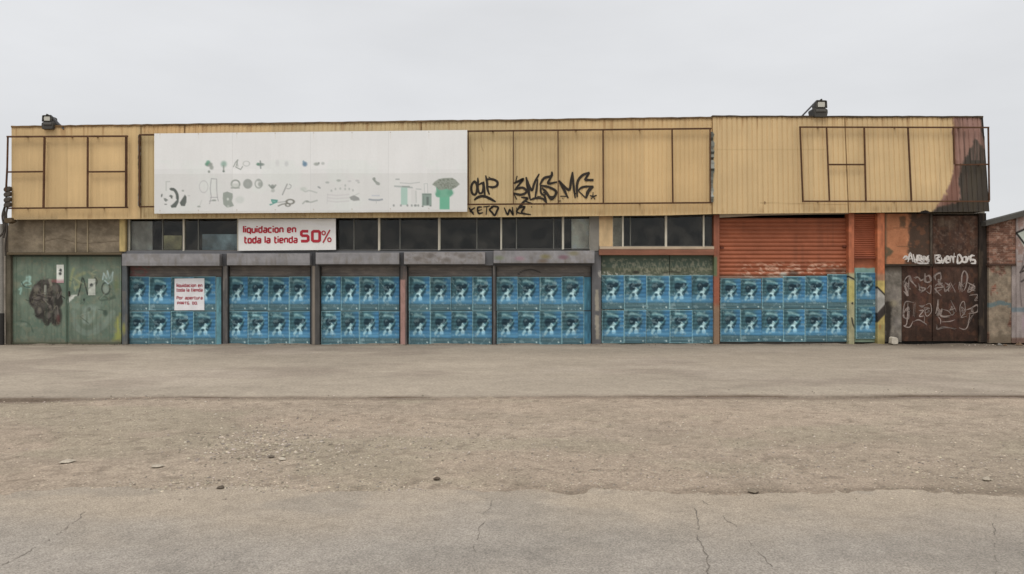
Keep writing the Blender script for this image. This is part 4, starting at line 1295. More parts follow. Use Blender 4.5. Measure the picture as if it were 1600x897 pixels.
def bill_paint(x, y):
    p = Paint(x, y, (213, 213, 212)).mottle(.015, 90, 60, 3)
    p.blend(smooth((y - 271.8 + (x - 241) * .004) / .6), (205, 205, 203))
    p.blend(.30 * smooth((fbm(x / 40, y / 30, 9) - .5) / .2) * (y > 250), (204, 212, 206))
    for xj in (363, 485, 607):
        p.stroke([(xj, 205), (xj, 334)], .7, (192, 192, 190), .5, .5)
    p.c *= (1 + .022 * (_lat[np.floor((x - 241) / 61).astype(int) % 256, (np.floor(y / 66).astype(int) * 5) % 256] - .5))[:, None]
    for xf in range(250, 730, 60):
        for yf_ in (209.5, 329):
            p.ell(xf, yf_ + (xf - 241) * -.007, .9, .9, (150, 138, 122), .7, .4); p.stroke([(xf, yf_), (xf + .3, yf_ + 7)], .7, (186, 176, 160), .35, .6)
    G1, G2, G3 = (86, 92, 88), (138, 144, 138), (168, 172, 168)
    s1 = lambda pts: [ZB1(*q) for q in pts]; s2 = lambda pts: [ZB2(*q) for q in pts]; s3 = lambda pts: [ZB3(*q) for q in pts]
    # panda, mostly faded away
    p.stroke(s1([(185, 545), (185, 415), (240, 412)]), 1.4, G3, .8)
    p.stroke(s1([(265, 525), (310, 540), (345, 600), (352, 660)]), 4.4, G1, .95, .7, True)
    p.stroke(s1([(250, 522), (290, 520)]), 3, G1, .9)
    p.poly(s1([(340, 600), (372, 640), (368, 720), (330, 795), (265, 800), (250, 770), (300, 730), (345, 680)]), G1, .95, .6)
    p.poly(s1([(462, 605), (485, 640), (482, 720), (460, 775), (405, 770), (385, 725), (420, 670)]), G1, .95, .6)
    p.poly(s1([(225, 630), (250, 605), (285, 625), (275, 665), (255, 660), (250, 640)]), G1, .85, .5)
    p.poly(s1([(150, 655), (180, 660), (215, 685), (180, 712), (155, 690)]), G1, .7, .6)
    p.ell(*ZB1(120, 618), 1.2, 2.6, G1, .85, .4, 15); p.ell(*ZB1(432, 548), 1.8, 1.4, G2, .8, .4); p.ell(*ZB1(178, 748), 2.2, 1.0, G1, .6, .4); p.ell(*ZB1(520, 622), 2.2, .8, G3, .7, .5)
    # top row: little ornaments
    p.ell(*ZB1(815, 160), 5.6, 3.4, G2, .95, .4); p.ell(*ZB1(805, 125), 3, 2.6, (100, 148, 126), .8, .5); p.ell(*ZB1(855, 205), 3, 3.4, G2, .8, .5); p.ell(*ZB1(817, 267), 1.9, 2.0, G2, .95, .4); p.ell(*ZB1(785, 155), 2.5, 2.5, (96, 142, 120), .8, .5)
    p.ell(*ZB1(1035, 155), 4.4, 4.6, (118, 150, 136), .7, .6); p.stroke(s1([(1033, 180), (1033, 260)]), 2.2, G2, .85); p.ell(*ZB1(1033, 262), 1.8, 1.6, (112, 122, 116), .9, .4)
    p.stroke(s2([(45, 195), (75, 130), (110, 90), (80, 200), (150, 235), (180, 190)]), 1.4, G2, .95, .5); p.ring(*ZB2(235, 148), 5.0, 3.8, 1.0, G3, .9)
    p.stroke(s2([(95, 110), (110, 190)]), 1.2, G2, .7)
    p.ell(*ZB2(440, 160), 6, 2.4, (116, 128, 122), .85, .4); p.stroke(s2([(440, 110), (445, 215)]), 2.0, (118, 128, 124), .85); p.ell(*ZB2(405, 155), 2, 2.2, (96, 134, 116), .8, .4)
    p.ell(*ZB2(690, 140), 3, 5, (196, 196, 196), .6, .6); p.ell(*ZB2(825, 150), 3, 4, (186, 188, 188), .7, .6)
    p.ell(*ZB2(1095, 155), 3.6, 3.6, (102, 128, 150), .95, .5); p.ell(*ZB2(1075, 120), 1.6, 2, (108, 138, 158), .7, .5)
    p.ell(*ZB2(1265, 155), 4, 2.4, G2, .75, .5); p.ell(*ZB2(1300, 140), 1.4, 1.6, G1, .5, .5); p.ell(*ZB2(1360, 145), 2.6, 2.2, G3, .8, .5)
    # mirror, tube
    p.ring(*ZB1(738, 488), 6.6, 9.2, 1.0, (176, 176, 176), .9)
    for q in (((850, 640), (835, 520), (850, 370), (930, 375), (930, 520), (940, 640)), ((840, 645), (945, 645)), ((850, 645), (825, 740)), ((940, 645), (955, 700)), ((825, 700), (915, 690))):
        p.stroke(s1(q), 1.2, (150, 150, 152), .85, .5)
    p.ell(*ZB1(890, 690), 3.4, 1.4, G2, .8, .5); p.ell(*ZB1(668, 782), 2.6, 1.3, G2, .8, .5); p.stroke(s1([(680, 770), (710, 690)]), .9, G3, .7)
    # three round tins, clock, plate
    p.ring(*ZB2(75, 448), 6.4, 6.0, 2.2, G2, .95); p.rect(*(ZB2(15, 440) + ZB2(125, 510)), (184, 188, 182), .7); p.stroke(s2([(10, 505), (130, 505)]), 1.6, G2, .9)
    p.ell(*ZB2(255, 445), 7.2, 7.6, (148, 152, 148), .95, .12); p.ell(*ZB2(255, 445), 3, 3, (160, 164, 160), .6, .6)
    p.ring(*ZB2(415, 445), 5.4, 6.4, 2.0, (156, 160, 156), .9); p.ell(*ZB2(440, 450), 3.6, 4, (136, 142, 136), .7, .5); p.ell(*ZB2(415, 390), 3, 2, (156, 160, 156), .8, .5)
    p.poly(s1([(1025, 580), (1085, 560), (1165, 590), (1170, 640), (1150, 700), (1185, 770), (1130, 790), (1080, 795), (1030, 750), (1020, 660)]), (140, 147, 140), .95, .6)
    p.ell(*ZB1(1095, 672), 1.8, 2.2, (196, 200, 194), .9, .4); p.ell(*ZB1(1100, 780), 2, 2.2, (180, 184, 178), .7, .5)
    p.ell(*ZB2(140, 680), 7, 5.6, (190, 194, 190), .8, .4)
    # brush, spoon, scissors
    p.stroke(s2([(570, 465), (620, 510), (665, 465)]), 2.6, G2, .85, .7, True); p.ell(*ZB2(620, 485), 3, 3, (120, 126, 122), .8, .5); p.ell(*ZB2(625, 545), 3, 2.6, (164, 168, 164), .8, .5)
    p.stroke(s2([(835, 450), (765, 605)]), 2.0, (150, 152, 150), .95, .5); p.stroke(s2([(865, 450), (895, 475), (870, 515), (830, 515)]), 1.4, (158, 160, 158), .9, .5, True)
    p.poly(s2([(595, 670), (700, 680), (690, 720), (650, 735), (585, 765), (570, 745), (620, 735), (600, 700)]), (88, 142, 132), .95, .6)
    p.stroke(s2([(620, 700), (660, 705)]), 1.2, (150, 190, 182), .7)
    p.stroke(s2([(700, 718), (780, 710), (830, 700)]), 1.4, (150, 152, 150), .9); p.stroke(s2([(705, 770), (760, 745), (820, 735)]), 1.8, (120, 120, 114), .9); p.ring(*ZB2(880, 708), 5.8, 3.4, 1.8, (112, 112, 104), .95); p.ring(*ZB2(845, 755), 3.4, 2.2, 1.6, (116, 116, 110), .9)
    # pale tools
    p.stroke(s2([(1050, 520), (1100, 560), (1160, 545), (1270, 575)]), 2.0, (172, 176, 172), .85, 1, True); p.ell(*ZB2(1075, 520), 5, 3, (184, 190, 184), .8, .6); p.ell(*ZB2(1305, 498), 2.8, 1.4, (142, 146, 146), .85, .4, 30); p.ell(*ZB2(1425, 425), 3, 1.6, G3, .9, .5)
    p.stroke(s2([(1065, 735), (1110, 700), (1180, 715), (1275, 690)]), 2.2, (160, 164, 160), .9, .8, True); p.ell(*ZB2(1130, 705), 2.6, 1.6, (132, 138, 132), .7, .5)
    # necklace display
    for a, b, r, c in ((257, 524, 2.2, G3), (345, 508, 3.2, G2), (345, 514, 2.2, G3), (430, 514, 2.6, (180, 180, 180)), (490, 510, 3, (172, 172, 172)), (500, 524, 2, G3)):
        p.ell(460 + a / 4.984, 180 + b / 4.984, r, 1.4, c, .85, .6)
    for a, b in ((288, 588), (320, 575), (357, 572), (396, 548), (395, 575), (427, 575), (456, 585)):
        p.ell(460 + a / 4.984, 180 + b / 4.984, 1.4, 1.9, G3, .9, .5)
    for j in range(3):
        p.stroke([(512, 304 + j * 5), (525, 305.5 + j * 5), (545, 304 + j * 5)], 2.0, (188, 186, 186), .7, 1)
    p.stroke([(512, 303), (511, 318)], 1, (180, 180, 180), .7); p.poly([(546, 308), (553, 305), (561, 309), (562, 313), (553, 314), (548, 312)], (132, 134, 132), .85, .8); p.stroke([(553, 306), (561, 302)], 1, G3, .8)
    # lamp pieces
    p.stroke(s3([(235, 130), (240, 165), (300, 215)]), 3.2, G2, .95, .8, True); p.ell(*ZB3(228, 138), 2.4, 2.2, G2, .9, .4); p.ell(*ZB3(285, 205), 3.2, 2.4, (150, 154, 150), .9, .4)
    p.rect(*(ZB3(195, 375) + ZB3(315, 392)), (176, 180, 188), .8); p.stroke(s3([(160, 440), (215, 448), (300, 450), (350, 440)]), 2.6, (140, 146, 152), .95, .7); p.stroke(s3([(262, 450), (262, 495)]), .9, G3, .8)
    # wardrobe shapes
    p.rect(*(ZB3(545, 135) + ZB3(605, 152)), (150, 154, 152), .9); p.stroke(s3([(615, 195), (760, 205), (900, 188)]), 1.2, (166, 170, 168), .9); p.stroke(s3([(535, 245), (610, 250), (790, 265)]), 2.4, (160, 166, 164), .9)
    p.rect(*(ZB3(625, 265) + ZB3(722, 520)), (160, 186, 176), .95); p.rect(*(ZB3(640, 240) + ZB3(755, 262)), (134, 142, 138), .8); p.rect(*(ZB3(775, 300) + ZB3(860, 500)), (198, 198, 196), .8); p.stroke(s3([(845, 320), (850, 480)]), 1.8, (174, 178, 174), .8)
    p.stroke(s3([(850, 285), (920, 290)]), 1.8, (176, 180, 178), .9)
    for a in (520, 625, 720, 785, 830, 845, 880):
        p.ell(*ZB3(a, 528), 1.5, 1.8, (134, 138, 136), .85, .5)
    # suitcase
    p.stroke(s3([(975, 345), (965, 210), (1015, 208), (1020, 340)]), 1.0, (176, 180, 178), .95, .5); p.rect(*(ZB3(935, 350) + ZB3(1075, 530)), (128, 144, 136), .95); p.rect(*(ZB3(1000, 400) + ZB3(1035, 520)), (92, 102, 98), .8); p.stroke(s3([(940, 365), (1070, 365)]), 1, (96, 106, 102), .7)
    p.stroke(s3([(960, 390), (960, 520)]), .8, (104, 116, 110), .7); p.ell(*ZB3(945, 540), 1.6, 1.2, G1, .7); p.ell(*ZB3(1060, 535), 1.6, 1.2, G1, .6)
    # green stem with a grey bushy head
    p.poly(s3([(1195, 400), (1340, 390), (1340, 585), (1195, 585)]), (106, 166, 140), 1, .5)
    p.poly(s3([(1140, 250), (1400, 250), (1370, 290), (1395, 350), (1350, 400), (1190, 410), (1145, 400), (1130, 360), (1150, 330)]), (110, 162, 138), .97, .6)
    p.poly(s3([(1085, 222), (1120, 180), (1180, 140), (1260, 125), (1380, 122), (1430, 150), (1490, 215), (1440, 260), (1390, 285), (1350, 310), (1300, 280), (1240, 300), (1180, 300), (1140, 250)]), (136, 142, 132), .95, .7)
    m = smooth((fbm(x / 2.2, y / 2.0, 21, 3) - .52) / .08) * (y > 277) * (y < 297) * (x > 675) * (x < 719)
    inside = Paint(x, y, (0, 0, 0)).poly(s3([(1095, 222), (1180, 145), (1380, 127), (1480, 215), (1390, 280), (1150, 280)]), (1, 1, 1)).c[:, 0]
    p.blend(.5 * m * inside, (96, 100, 90))
    p.ell(*ZB3(1170, 350), 4, 5, (84, 140, 116), .5, .6); p.ell(*ZB3(1350, 340), 5, 5, (84, 140, 116), .5, .6)
    # dirt along the lower edge and drip marks
    p.blend(.35 * smooth((y - 329 + (x - 241) * .006) / 3) * fbm(x / 14, y / 5, 4), (170, 164, 150))
    p.blend(.03 * smooth((fbm(x / 4, y / 90, 14) - .55) / .1), (176, 176, 168))
    return p.c


bb = panel("billboard", ((241, 208.6), (730, 203.2), (730, 330.8), (241, 333.8)), YFr - 0.06, YFr - 0.004, bill_paint, M_SIGN, None, 1.0, bevel=0)
tag(bb, "large white billboard with faded product pictures and a green plant-like shape on the right", "billboard")

# ------------------------------------------------------------------ lettering
GL = {'l': (.22, [[(.1, 0), (.1, 1.5)]]), 'i': (.22, [[(.1, 0), (.1, 1)], [(.1, 1.25), (.1, 1.5)]]),
      'q': (1, [[(.85, 0), (.1, 0), (.1, 1), (.9, 1), (.9, -.4)]]), 'u': (1, [[(.1, 1), (.1, 0), (.9, 0), (.9, 1.05)]]),
      'd': (1, [[(.9, 1.5), (.9, 0), (.1, 0), (.1, 1), (.85, 1)]]), 'a': (1, [[(.15, 1), (.9, 1), (.9, 0), (.1, 0), (.1, .5), (.85, .5)]]),
      'c': (.95, [[(.9, 1), (.1, 1), (.1, 0), (.9, 0)]]), 'o': (1, [[(.5, 1), (.1, 1), (.1, 0), (.9, 0), (.9, 1), (.5, 1)]]),
      'n': (1, [[(.1, 0), (.1, 1), (.9, 1), (.9, 0)]]), 'e': (1, [[(.9, 0), (.1, 0), (.1, 1), (.9, 1), (.9, .5), (.15, .5)]]),
      't': (.7, [[(.2, 1.45), (.2, 0), (.7, 0)], [(.0, 1), (.65, 1)]]), 'r': (.7, [[(.1, 0), (.1, 1), (.7, 1)]]), 's': (1, [[(.9, 1), (.1, 1), (.1, .5), (.9, .5), (.9, 0), (.1, 0)]]),
      'p': (1, [[(.1, -.4), (.1, 1), (.9, 1), (.9, 0), (.15, 0)]]), ' ': (.5, []), '.': (.25, [[(.1, 0), (.1, .2)]]),
      '5': (1.1, [[(1, 1.5), (.1, 1.5), (.1, .82), (1, .82), (1, 0), (.05, 0)]]), '0': (1.15, [[(.5, 1.5), (.1, 1.5), (.1, 0), (1.05, 0), (1.05, 1.5), (.5, 1.5)]]),
      'P': (1, [[(.1, 0), (.1, 1.4), (.9, 1.4), (.9, .6), (.15, .6)]]), 'A': (1, [[(.1, 0), (.1, 1.4), (.9, 1.4), (.9, 0)], [(.15, .6), (.85, .6)]]), 'R': (1, [[(.1, 0), (.1, 1.4), (.9, 1.4), (.9, .65), (.15, .65)], [(.5, .6), (.9, 0)]]),
      'T': (1, [[(0, 1.4), (1, 1.4)], [(.5, 1.35), (.5, 0)]]), 'O': (1.05, [[(.5, 1.4), (.1, 1.4), (.1, 0), (.95, 0), (.95, 1.4), (.5, 1.4)]]), 'D': (1, [[(.1, 0), (.1, 1.4), (.7, 1.4), (.9, 1.1), (.9, .3), (.7, 0), (.15, 0)]]), 'G': (1, [[(.9, 1.4), (.1, 1.4), (.1, 0), (.9, 0), (.9, .6), (.5, .6)]])}


def chamfer(pts, r=.16):
    out = [pts[0]]
    for a, b, c in zip(pts[:-2], pts[1:-1], pts[2:]):
        for t, q in ((a, 0), (c, 1)):
            L = math.hypot(t[0] - b[0], t[1] - b[1]); k_ = min(r, L * .45) / L
            out.append((b[0] + (t[0] - b[0]) * k_, b[1] + (t[1] - b[1]) * k_))
    out.append(pts[-1])
    return out


def text(mb, s, l, r, base, xh, w, Y, col, gap=.28, slope=0.0):
    tot = sum(GL[c][0] + gap for c in s) - gap
    k_ = (r - l) / tot
    x = l; i = 0
    for c in s:
        gw, strokes = GL[c]
        for st in strokes:
            i += 1
            pts = [(x + a * k_, base - b * xh + slope * (x - l)) for a, b in chamfer(st)]
            mb.ribbon(pts, w, Y - .0003 * (i % 4), col, False, 0)
        x += (gw + gap) * k_


RED = alb((162, 44, 56))
yb_ = -0.13
bn = tag(panel("sale_banner", ((372.4, 342.4), (524.4, 341.6), (524.8, 390.4), (372.6, 391.8)), yb_, yb_ + .03,
               lambda x, y: Paint(x, y, (212, 211, 208)).mottle(.03, 20, 14, 3).stroke([(470, 344), (500, 354), (524, 358)], 2.5, (220, 218, 222), .5, 2).c, M_SIGN, None, 2.5,
               disp=lambda U, V, q: 0.006 * np.sin(U * 9) * V), "white sale banner with red letters reading liquidacion en toda la tienda 50%", "banner")
mb = MB()
text(mb, "liquidacion en", 380, 462.4, 363.2, 6.6, 2.35, yb_ - .008, RED, .26, slope=-.004)
text(mb, "toda la tienda", 381.5, 464.6, 379.4, 6.6, 2.35, yb_ - .008, RED, .26, slope=-.004)
text(mb, "50", 469.6, 500.6, 376.8, 10.3, 4.3, yb_ - .008, RED, .34)
for cx, cy in ((505.6, 364.0), (514.6, 374.6)):
    mb.ribbon([(cx + 2.6 * math.cos(t), cy + 3.0 * math.sin(t)) for t in np.linspace(0, 2 * math.pi, 13)], 1.8, yb_ - .0085, RED, False, 0)
mb.ribbon([(515.4, 359.4), (504.6, 379.2)], 2.2, yb_ - .009, RED, False, 0)
obj("lettering", mb, M_INK, bn)

# ------------------------------------------------------------------ posters
YP = 0.10


def poster_mesh(i):
    rs = np.random.default_rng(100 + i)
    nu, nv = 33, 48
    U, V = np.meshgrid(np.linspace(0, 1, nu), np.linspace(0, 1, nv)); u, v = U.ravel(), V.ravel()
    p = Paint(u, v, (60, 94, 104))
    p.blend(smooth((u - .50 + .12 * (v - .3)) / .40), (60, 106, 138))
    p.blend(.9 * smooth((.30 - u) / .14) * smooth((.64 - v) / .1), (50, 78, 84))
    p.blend(.55 * smooth((v - .50) / .16), (72, 122, 158))
    p.blend(.8 * smooth((v - .63) / .06) * smooth((.80 - v) / .06), (84, 132, 160))
    p.blend(.95 * smooth((v - .785 + .02 * (fbm(u * 5, v * 5, i) - .5)) / .035), (70, 96, 102))
    for k_, vv in enumerate((.82, .855, .89)):
        p.blend(.40 * smooth((.010 - np.abs(v - vv)) / .008 + .4) * (u > .1) * (u < .88) * (vnoise(u * 30, v * 0 + vv * 9, k_) > .35), (118, 138, 138))
    p.stroke([(.24, .05), (.16, .35), (.06, .62)], .05, (82, 122, 132), .35, .03)
    # arched title scribble
    for k_ in range(7):
        a = .27 + k_ * .075
        p.ell(a, .150 - .04 * math.cos((k_ - 2.2) * .5) + .004 * k_, .040, .036, (124, 160, 162), .75, .6)
    p.stroke([(.28, .10), (.36, .09), (.45, .13)], .05, (138, 174, 176), .6, .03)
    # figure: wide dark hair in two lobes, pale face, sleeves and skirt
    HR = (28, 48, 58)
    p.ell(.38, .325, .155, .105, HR, .98, .22); p.ell(.66, .285, .125, .065, HR, .95, .25); p.ell(.50, .30, .14, .05, HR, .95, .3); p.ell(.33, .40, .08, .06, HR, .85, .35)
    p.stroke([(.76, .36), (.73, .42), (.62, .53)], .12, (36, 64, 76), .93, .03)
    LT = (172, 202, 206)
    p.poly([(.52, .35), (.60, .39), (.66, .43), (.58, .48), (.55, .54), (.62, .60), (.62, .69), (.47, .70), (.46, .61), (.42, .54), (.34, .52), (.40, .47), (.48, .45)], LT, .95, .02)
    p.stroke([(.35, .58), (.29, .63), (.24, .68)], .10, (152, 188, 196), .85, .03); p.ell(.55, .66, .09, .06, (122, 170, 196), .7, .5)
    p.ell(.42, .565, .075, .045, (38, 70, 84), .9, .3); p.stroke([(.58, .46), (.70, .38), (.84, .24)], .035, (112, 156, 154), .65, .02); p.ell(.55, .405, .035, .014, (80, 116, 124), .6, .4)
    p.ell(.86, .935, .035, .022, (188, 204, 200), .9, .4)
    # paper edges that catch white, different on each print
    EW = (152, 192, 196)
    if i % 3 != 1: p.blend(.85 * smooth((.036 - u) / .014), EW)
    if i % 2 == 0: p.blend(.7 * smooth((u - .972) / .012), EW)
    p.blend(.75 * smooth((.024 - v) / .010), EW)
    if i % 3 == 0: p.blend(.55 * smooth((v - .982) / .008), EW)
    p.c *= (1 + .12 * (fbm(u * 4, v * 6, 20 + i) - .5) + .04 * np.sin(v * 50 + i))[:, None]
    p.blend(.40 * smooth((fbm(u * 7, v * 10, 60 + i) - .63) / .05), (150, 170, 172))
    p.blend(.2 * smooth((fbm(u * 3, v * 4, 160 + i) - .6) / .1), (72, 88, 90))
    for _ in range(1):
        a = rs.random(); b_ = rs.random(); p.stroke([(a, b_), (a + rs.normal() * .3, b_ + rs.normal() * .1)], .012, (122, 150, 154), .35, .012)
    z = 1 - v
    yy = -0.004 + 0.0035 * np.sin(v * 56 + i) + 0.006 * (fbm(u * 3, v * 4, 80 + i) - .5)
    # slightly crooked, nibbled outline
    x = u - .5 + .006 * (fbm(v * 9, v * 0 + i, 5) - .5) * np.sign(u - .5)
    vv = [tuple(q) for q in np.c_[x, yy, z]]
    idx = np.arange(nu * nv).reshape(nv, nu)
    ff = [(idx[b, a], idx[b + 1, a], idx[b + 1, a + 1], idx[b, a + 1]) for b in range(nv - 1) for a in range(nu - 1)]
    me = bpy.data.meshes.new("poster")
    me.from_pydata(vv, [], ff)
    at = me.attributes.new("Col", 'FLOAT_COLOR', 'POINT')
    at.data.foreach_set("color", np.c_[alb(p.c, KV * .92), np.ones(len(vv))].astype(np.float32).ravel())
    me.materials.append(M_PAPER)
    me.update()
    return me


PM = [poster_mesh(i) for i in range(9)]
ORD = ("leftmost", "second from left", "third from left", "fourth from left", "fifth from left", "sixth from left")
rows3 = ((432.6, 485.4), (486.4, 538.2))
poster_sets = [("leftmost grey shutter", [200.6, 233, 267, 302, 337], rows3), ("second grey shutter", [355.9, 387, 419, 452, 485], rows3), ("middle grey shutter", [502, 532.5, 561.5, 592, 623.6], rows3),
               ("fourth grey shutter", [638.6, 672, 705, 738, 769.4], rows3), ("rightmost grey shutter", [776, 809, 843, 877.5, 912], rows3), ("green double door", [940, 975, 1010, 1046, 1081, 1115.6], ((430.5, 483.4), (484.4, 536.2))),
               ("orange shutter", [1125.4, 1157, 1190, 1223.5, 1258, 1292, 1325.6], ((434.6, 482.6), (483.4, 534)))]
k = 0
GP = "blue event posters pasted along the shop front"


def put_poster(l, t, r, b, label, yoff=0.0):
    global k
    o = bpy.data.objects.new("poster", PM[(k * 5 + k // 7) % 9]); COL.objects.link(o)
    o.location = tuple(float(q) for q in P((l + r) / 2, b, YP + yoff - .0006 * (k % 3)))
    s = (D + YP) / F
    o.scale = ((r - l) * s, 1, (b - t) * s)
    o.rotation_euler = (0, math.radians(random.uniform(-.5, .5)), 0)
    tag(o, label, "poster", GP)
    k += 1
    return o


for nm, xs, rows in poster_sets:
    for ri, (t, b) in enumerate(rows):
        n = len(xs) - 1
        for i in range(n):
            od = "rightmost" if i == n - 1 else ORD[i]
            t2 = t
            if nm == "orange shutter" and ri == 0:
                t2 = (435, 435.5, 434, 432, 431, 428.5)[i]
            put_poster(xs[i] + .2, t2 + random.uniform(-.5, .5), xs[i + 1] - .2 + random.uniform(-.3, .4), b, "blue poster, %s in the %s row on the %s" % (od, ("upper", "lower")[ri], nm))
put_poster(1337.2, 425.8, 1370, 477.6, "blue poster below the louvre, upper of the two on the narrow orange bay")
put_poster(1337.2, 478.6, 1370, 529.4, "blue poster near the ground, lower of the two on the narrow orange bay")


def strip(l, t, r, b, label, col):
    return tag(panel("poster_strip", (l, t, r, b), YP - .006, YP - .002,
                     lambda x, y: Paint(x, y, col).mottle(.3, 3, 12, 5).blend(.6 * smooth((1.2 - (x - l)) / 1), (150, 192, 194)).c, M_PAPER, None, 1.0), label, "poster")


strip(338, 433, 345.6, 538, "narrow pale blue leftover poster strip at right edge of the leftmost grey shutter", (96, 140, 150))
strip(912.4, 433, 923, 485, "cut poster strip in the upper row at the right edge of the rightmost grey shutter", (62, 106, 124))
strip(912.4, 486.4, 923, 538, "cut poster strip in the lower row at the right edge of the rightmost grey shutter", (66, 112, 134))

nt = tag(panel("sale_notice", ((272.8, 435.4), (319.2, 434.8), (319.2, 484.6), (272.4, 485)), YP - 0.028, YP - 0.022, lambda x, y: Paint(x, y, (206, 205, 206)).mottle(.04, 10, 10, 3).c, M_PAPER, None, 2),
         "white paper notice with red lettering stuck over the posters on the leftmost shutter", "notice")
mb = MB(); RD2 = alb((150, 50, 62))
for s_, l, r, base, xh, w in (("liquidacion en", 276, 316, 448.2, 3.3, 1.15), ("toda la tienda", 276, 316.4, 455.4, 3.3, 1.15), ("Por apertura", 276, 316.4, 467.6, 3.2, 1.1), ("PARTG. DO.", 277, 309, 475.6, 2.7, 1.1)):
    text(mb, s_, l, r, base, xh, w, YP - .0315, RD2)
obj("lettering", mb, M_INK, nt)

# ------------------------------------------------------------------ floodlights on the roof edge


def floodlight(cx, base_y, s, mirror, label):
    """drawn round (0,0) = foot centre, photo pixels of the right-hand lamp"""
    m = -1 if mirror else 1
    T = lambda pts: [(cx + m * x * s, base_y + y * s) for x, y in pts]
    Y0 = YC - .12
    root = thing("floodlight", P(cx, base_y, Y0 + .2), label, "floodlight", "floodlights on the roof edge")
    BL = alb((62, 60, 56)); B2 = alb((78, 76, 72))
    mb = MB()
    mb.prism(T([(-9.5, 0), (9.2, 0), (10.8, -7), (10.4, -11.5), (7.5, -13.2), (-7.5, -13.2), (-11, -14.2), (-12, -11.5), (-10.8, -6)]), Y0, Y0 + .42, BL)
    mb.prism(T([(-8, -8), (8, -8), (7.4, -12), (-7.4, -12)]), Y0 - .03, Y0 - .001, B2)
    obj("housing", mb, M_METAL, root, .012)
    hd = obj("lamp_head", MB().prism(T([(-7.6, -13.4), (7.8, -13.4), (8.6, -20), (8.0, -24.6), (5.5, -25.6), (-5, -25.4), (-8.2, -23.4), (-8.6, -19)]), Y0 + .06, Y0 + .36, alb((70, 68, 64))), M_METAL, root, .014)
    obj("lens", MB().prism(T([(-4.6, -15.4), (5.6, -15.4), (6.2, -19.5), (5.8, -23.4), (-4.4, -23.4), (-5, -19.5)]), Y0 + .035, Y0 + .058, alb((176, 174, 164))), M_SIGN, hd, .006)
    mb = MB()
    mb.bar(*T([(-6.6, -25.7), (7.6, -25.2)]), 1.3 * s, Y0 + .02, Y0 + .055, BL); mb.bar(*T([(8.6, -25.4), (9.2, -14)]), 1.3 * s, Y0 + .02, Y0 + .055, BL)
    obj("bracket", mb, M_METAL, root)
    obj("knob", MB().prism(T([(-.6, -26.2), (2, -26.2), (2.2, -27.6), (.8, -28.6), (-.8, -27.6)]), Y0 + .0, Y0 + .08, BL), M_METAL, root, .004)
    obj("strut", MB().bar(*T([(-30.8, 0), (-6.4, -25.2)]), 2.3 * s, Y0 + .1, Y0 + .15, alb((74, 74, 76))), M_METAL, root)
    return root


floodlight(1283, 182.6, 1.0, False, "dark twin floodlight with strut on the roof edge near the right end")
floodlight(73.5, 201.6, .84, True, "dark twin floodlight with strut on the roof edge at the left end")

# ------------------------------------------------------------------ left edge: cable riser, pole, neighbour wall
root = thing("cable_riser", P(9, 330, -.34), "dark bundle of cables and insulators on the left corner of the warehouse", "cable")
CB = alb((60, 54, 48))
for y0 in (293, 301, 309.5, 317.5):
    mb = MB(); mb.prism([(6.4, y0), (14, y0 - 2), (15.6, y0 + 1), (14.2, y0 + 5.2), (6.2, y0 + 6.4), (5, y0 + 3)], -.44, -.32, CB * random.uniform(.8, 1.3)); obj("insulator", mb, M_METAL, root, .01)
mb = MB()
for q in ([(9.5, 290), (9, 312), (6, 330), (7.6, 352), (4.5, 372)], [(11.5, 322), (9, 336), (10.5, 356), (7.5, 384), (8, 400)], [(7, 322), (3, 338), (6, 360), (-4, 372)]):
    pts = crom(q, 4)
    for a, b in zip(pts[:-1], pts[1:]): mb.bar(a, b, 2.0, -.40, -.36, CB)
obj("cable", mb, M_METAL, root)
mb = MB(); mb.prism([(7, 341), (17, 340), (19, 346), (12, 349), (6, 347)], -.42, -.2, alb((84, 72, 56))); obj("bracket", mb, M_RUST, root, .008)


def tube(pts3, r, col, n=14):
    mb = MB(); rings = []
    for (x, y, z), rr in pts3:
        rings.append([(x + rr * math.cos(t), y + rr * math.sin(t), z) for t in np.linspace(0, 2 * math.pi, n, endpoint=False)])
    vv = [v for g in rings for v in g]
    ff = [(i * n + a, i * n + (a + 1) % n, (i + 1) * n + (a + 1) % n, (i + 1) * n + a) for i in range(len(rings) - 1) for a in range(n)]
    ff += [tuple(range(n))[::-1], tuple((len(rings) - 1) * n + a for a in range(n))]
    return mb.add(vv, ff, col)


bx, _, _ = P(2.5, 538, -.15)
bz = lambda py: float(P(2.5, py, -.15)[2])
pole = thing("utility_pole", (bx, -.15, -.02), "slim grey post with a black lower sleeve at the left edge of the warehouse", "post")
obj("shaft", tube([((bx, -.15, bz(490)), .055), ((bx, -.15, bz(350)), .05)], 0, alb((122, 118, 112))), M_WALL, pole, shade=False)
obj("sleeve", tube([((bx, -.15, -.03), .075), ((bx, -.15, bz(489.5)), .07)], 0, alb((40, 38, 36))), M_METAL, pole)
tag(panel("boundary_wall", (-420, 352, 8.6, 540), 0.6, 0.85, lambda x, y: Paint(x, y, (134, 126, 116)).mottle(.2, 20, 20, 3).c, M_WALL, None, 8), "grey rendered boundary wall at the far left edge", "wall")

# ------------------------------------------------------------------ right edge: brick outbuilding
YB = -0.12
ob = thing("brick_outbuilding", P(1650, 538, YB + 2), "low brick outbuilding with sloping grey roof at the right edge", "building")


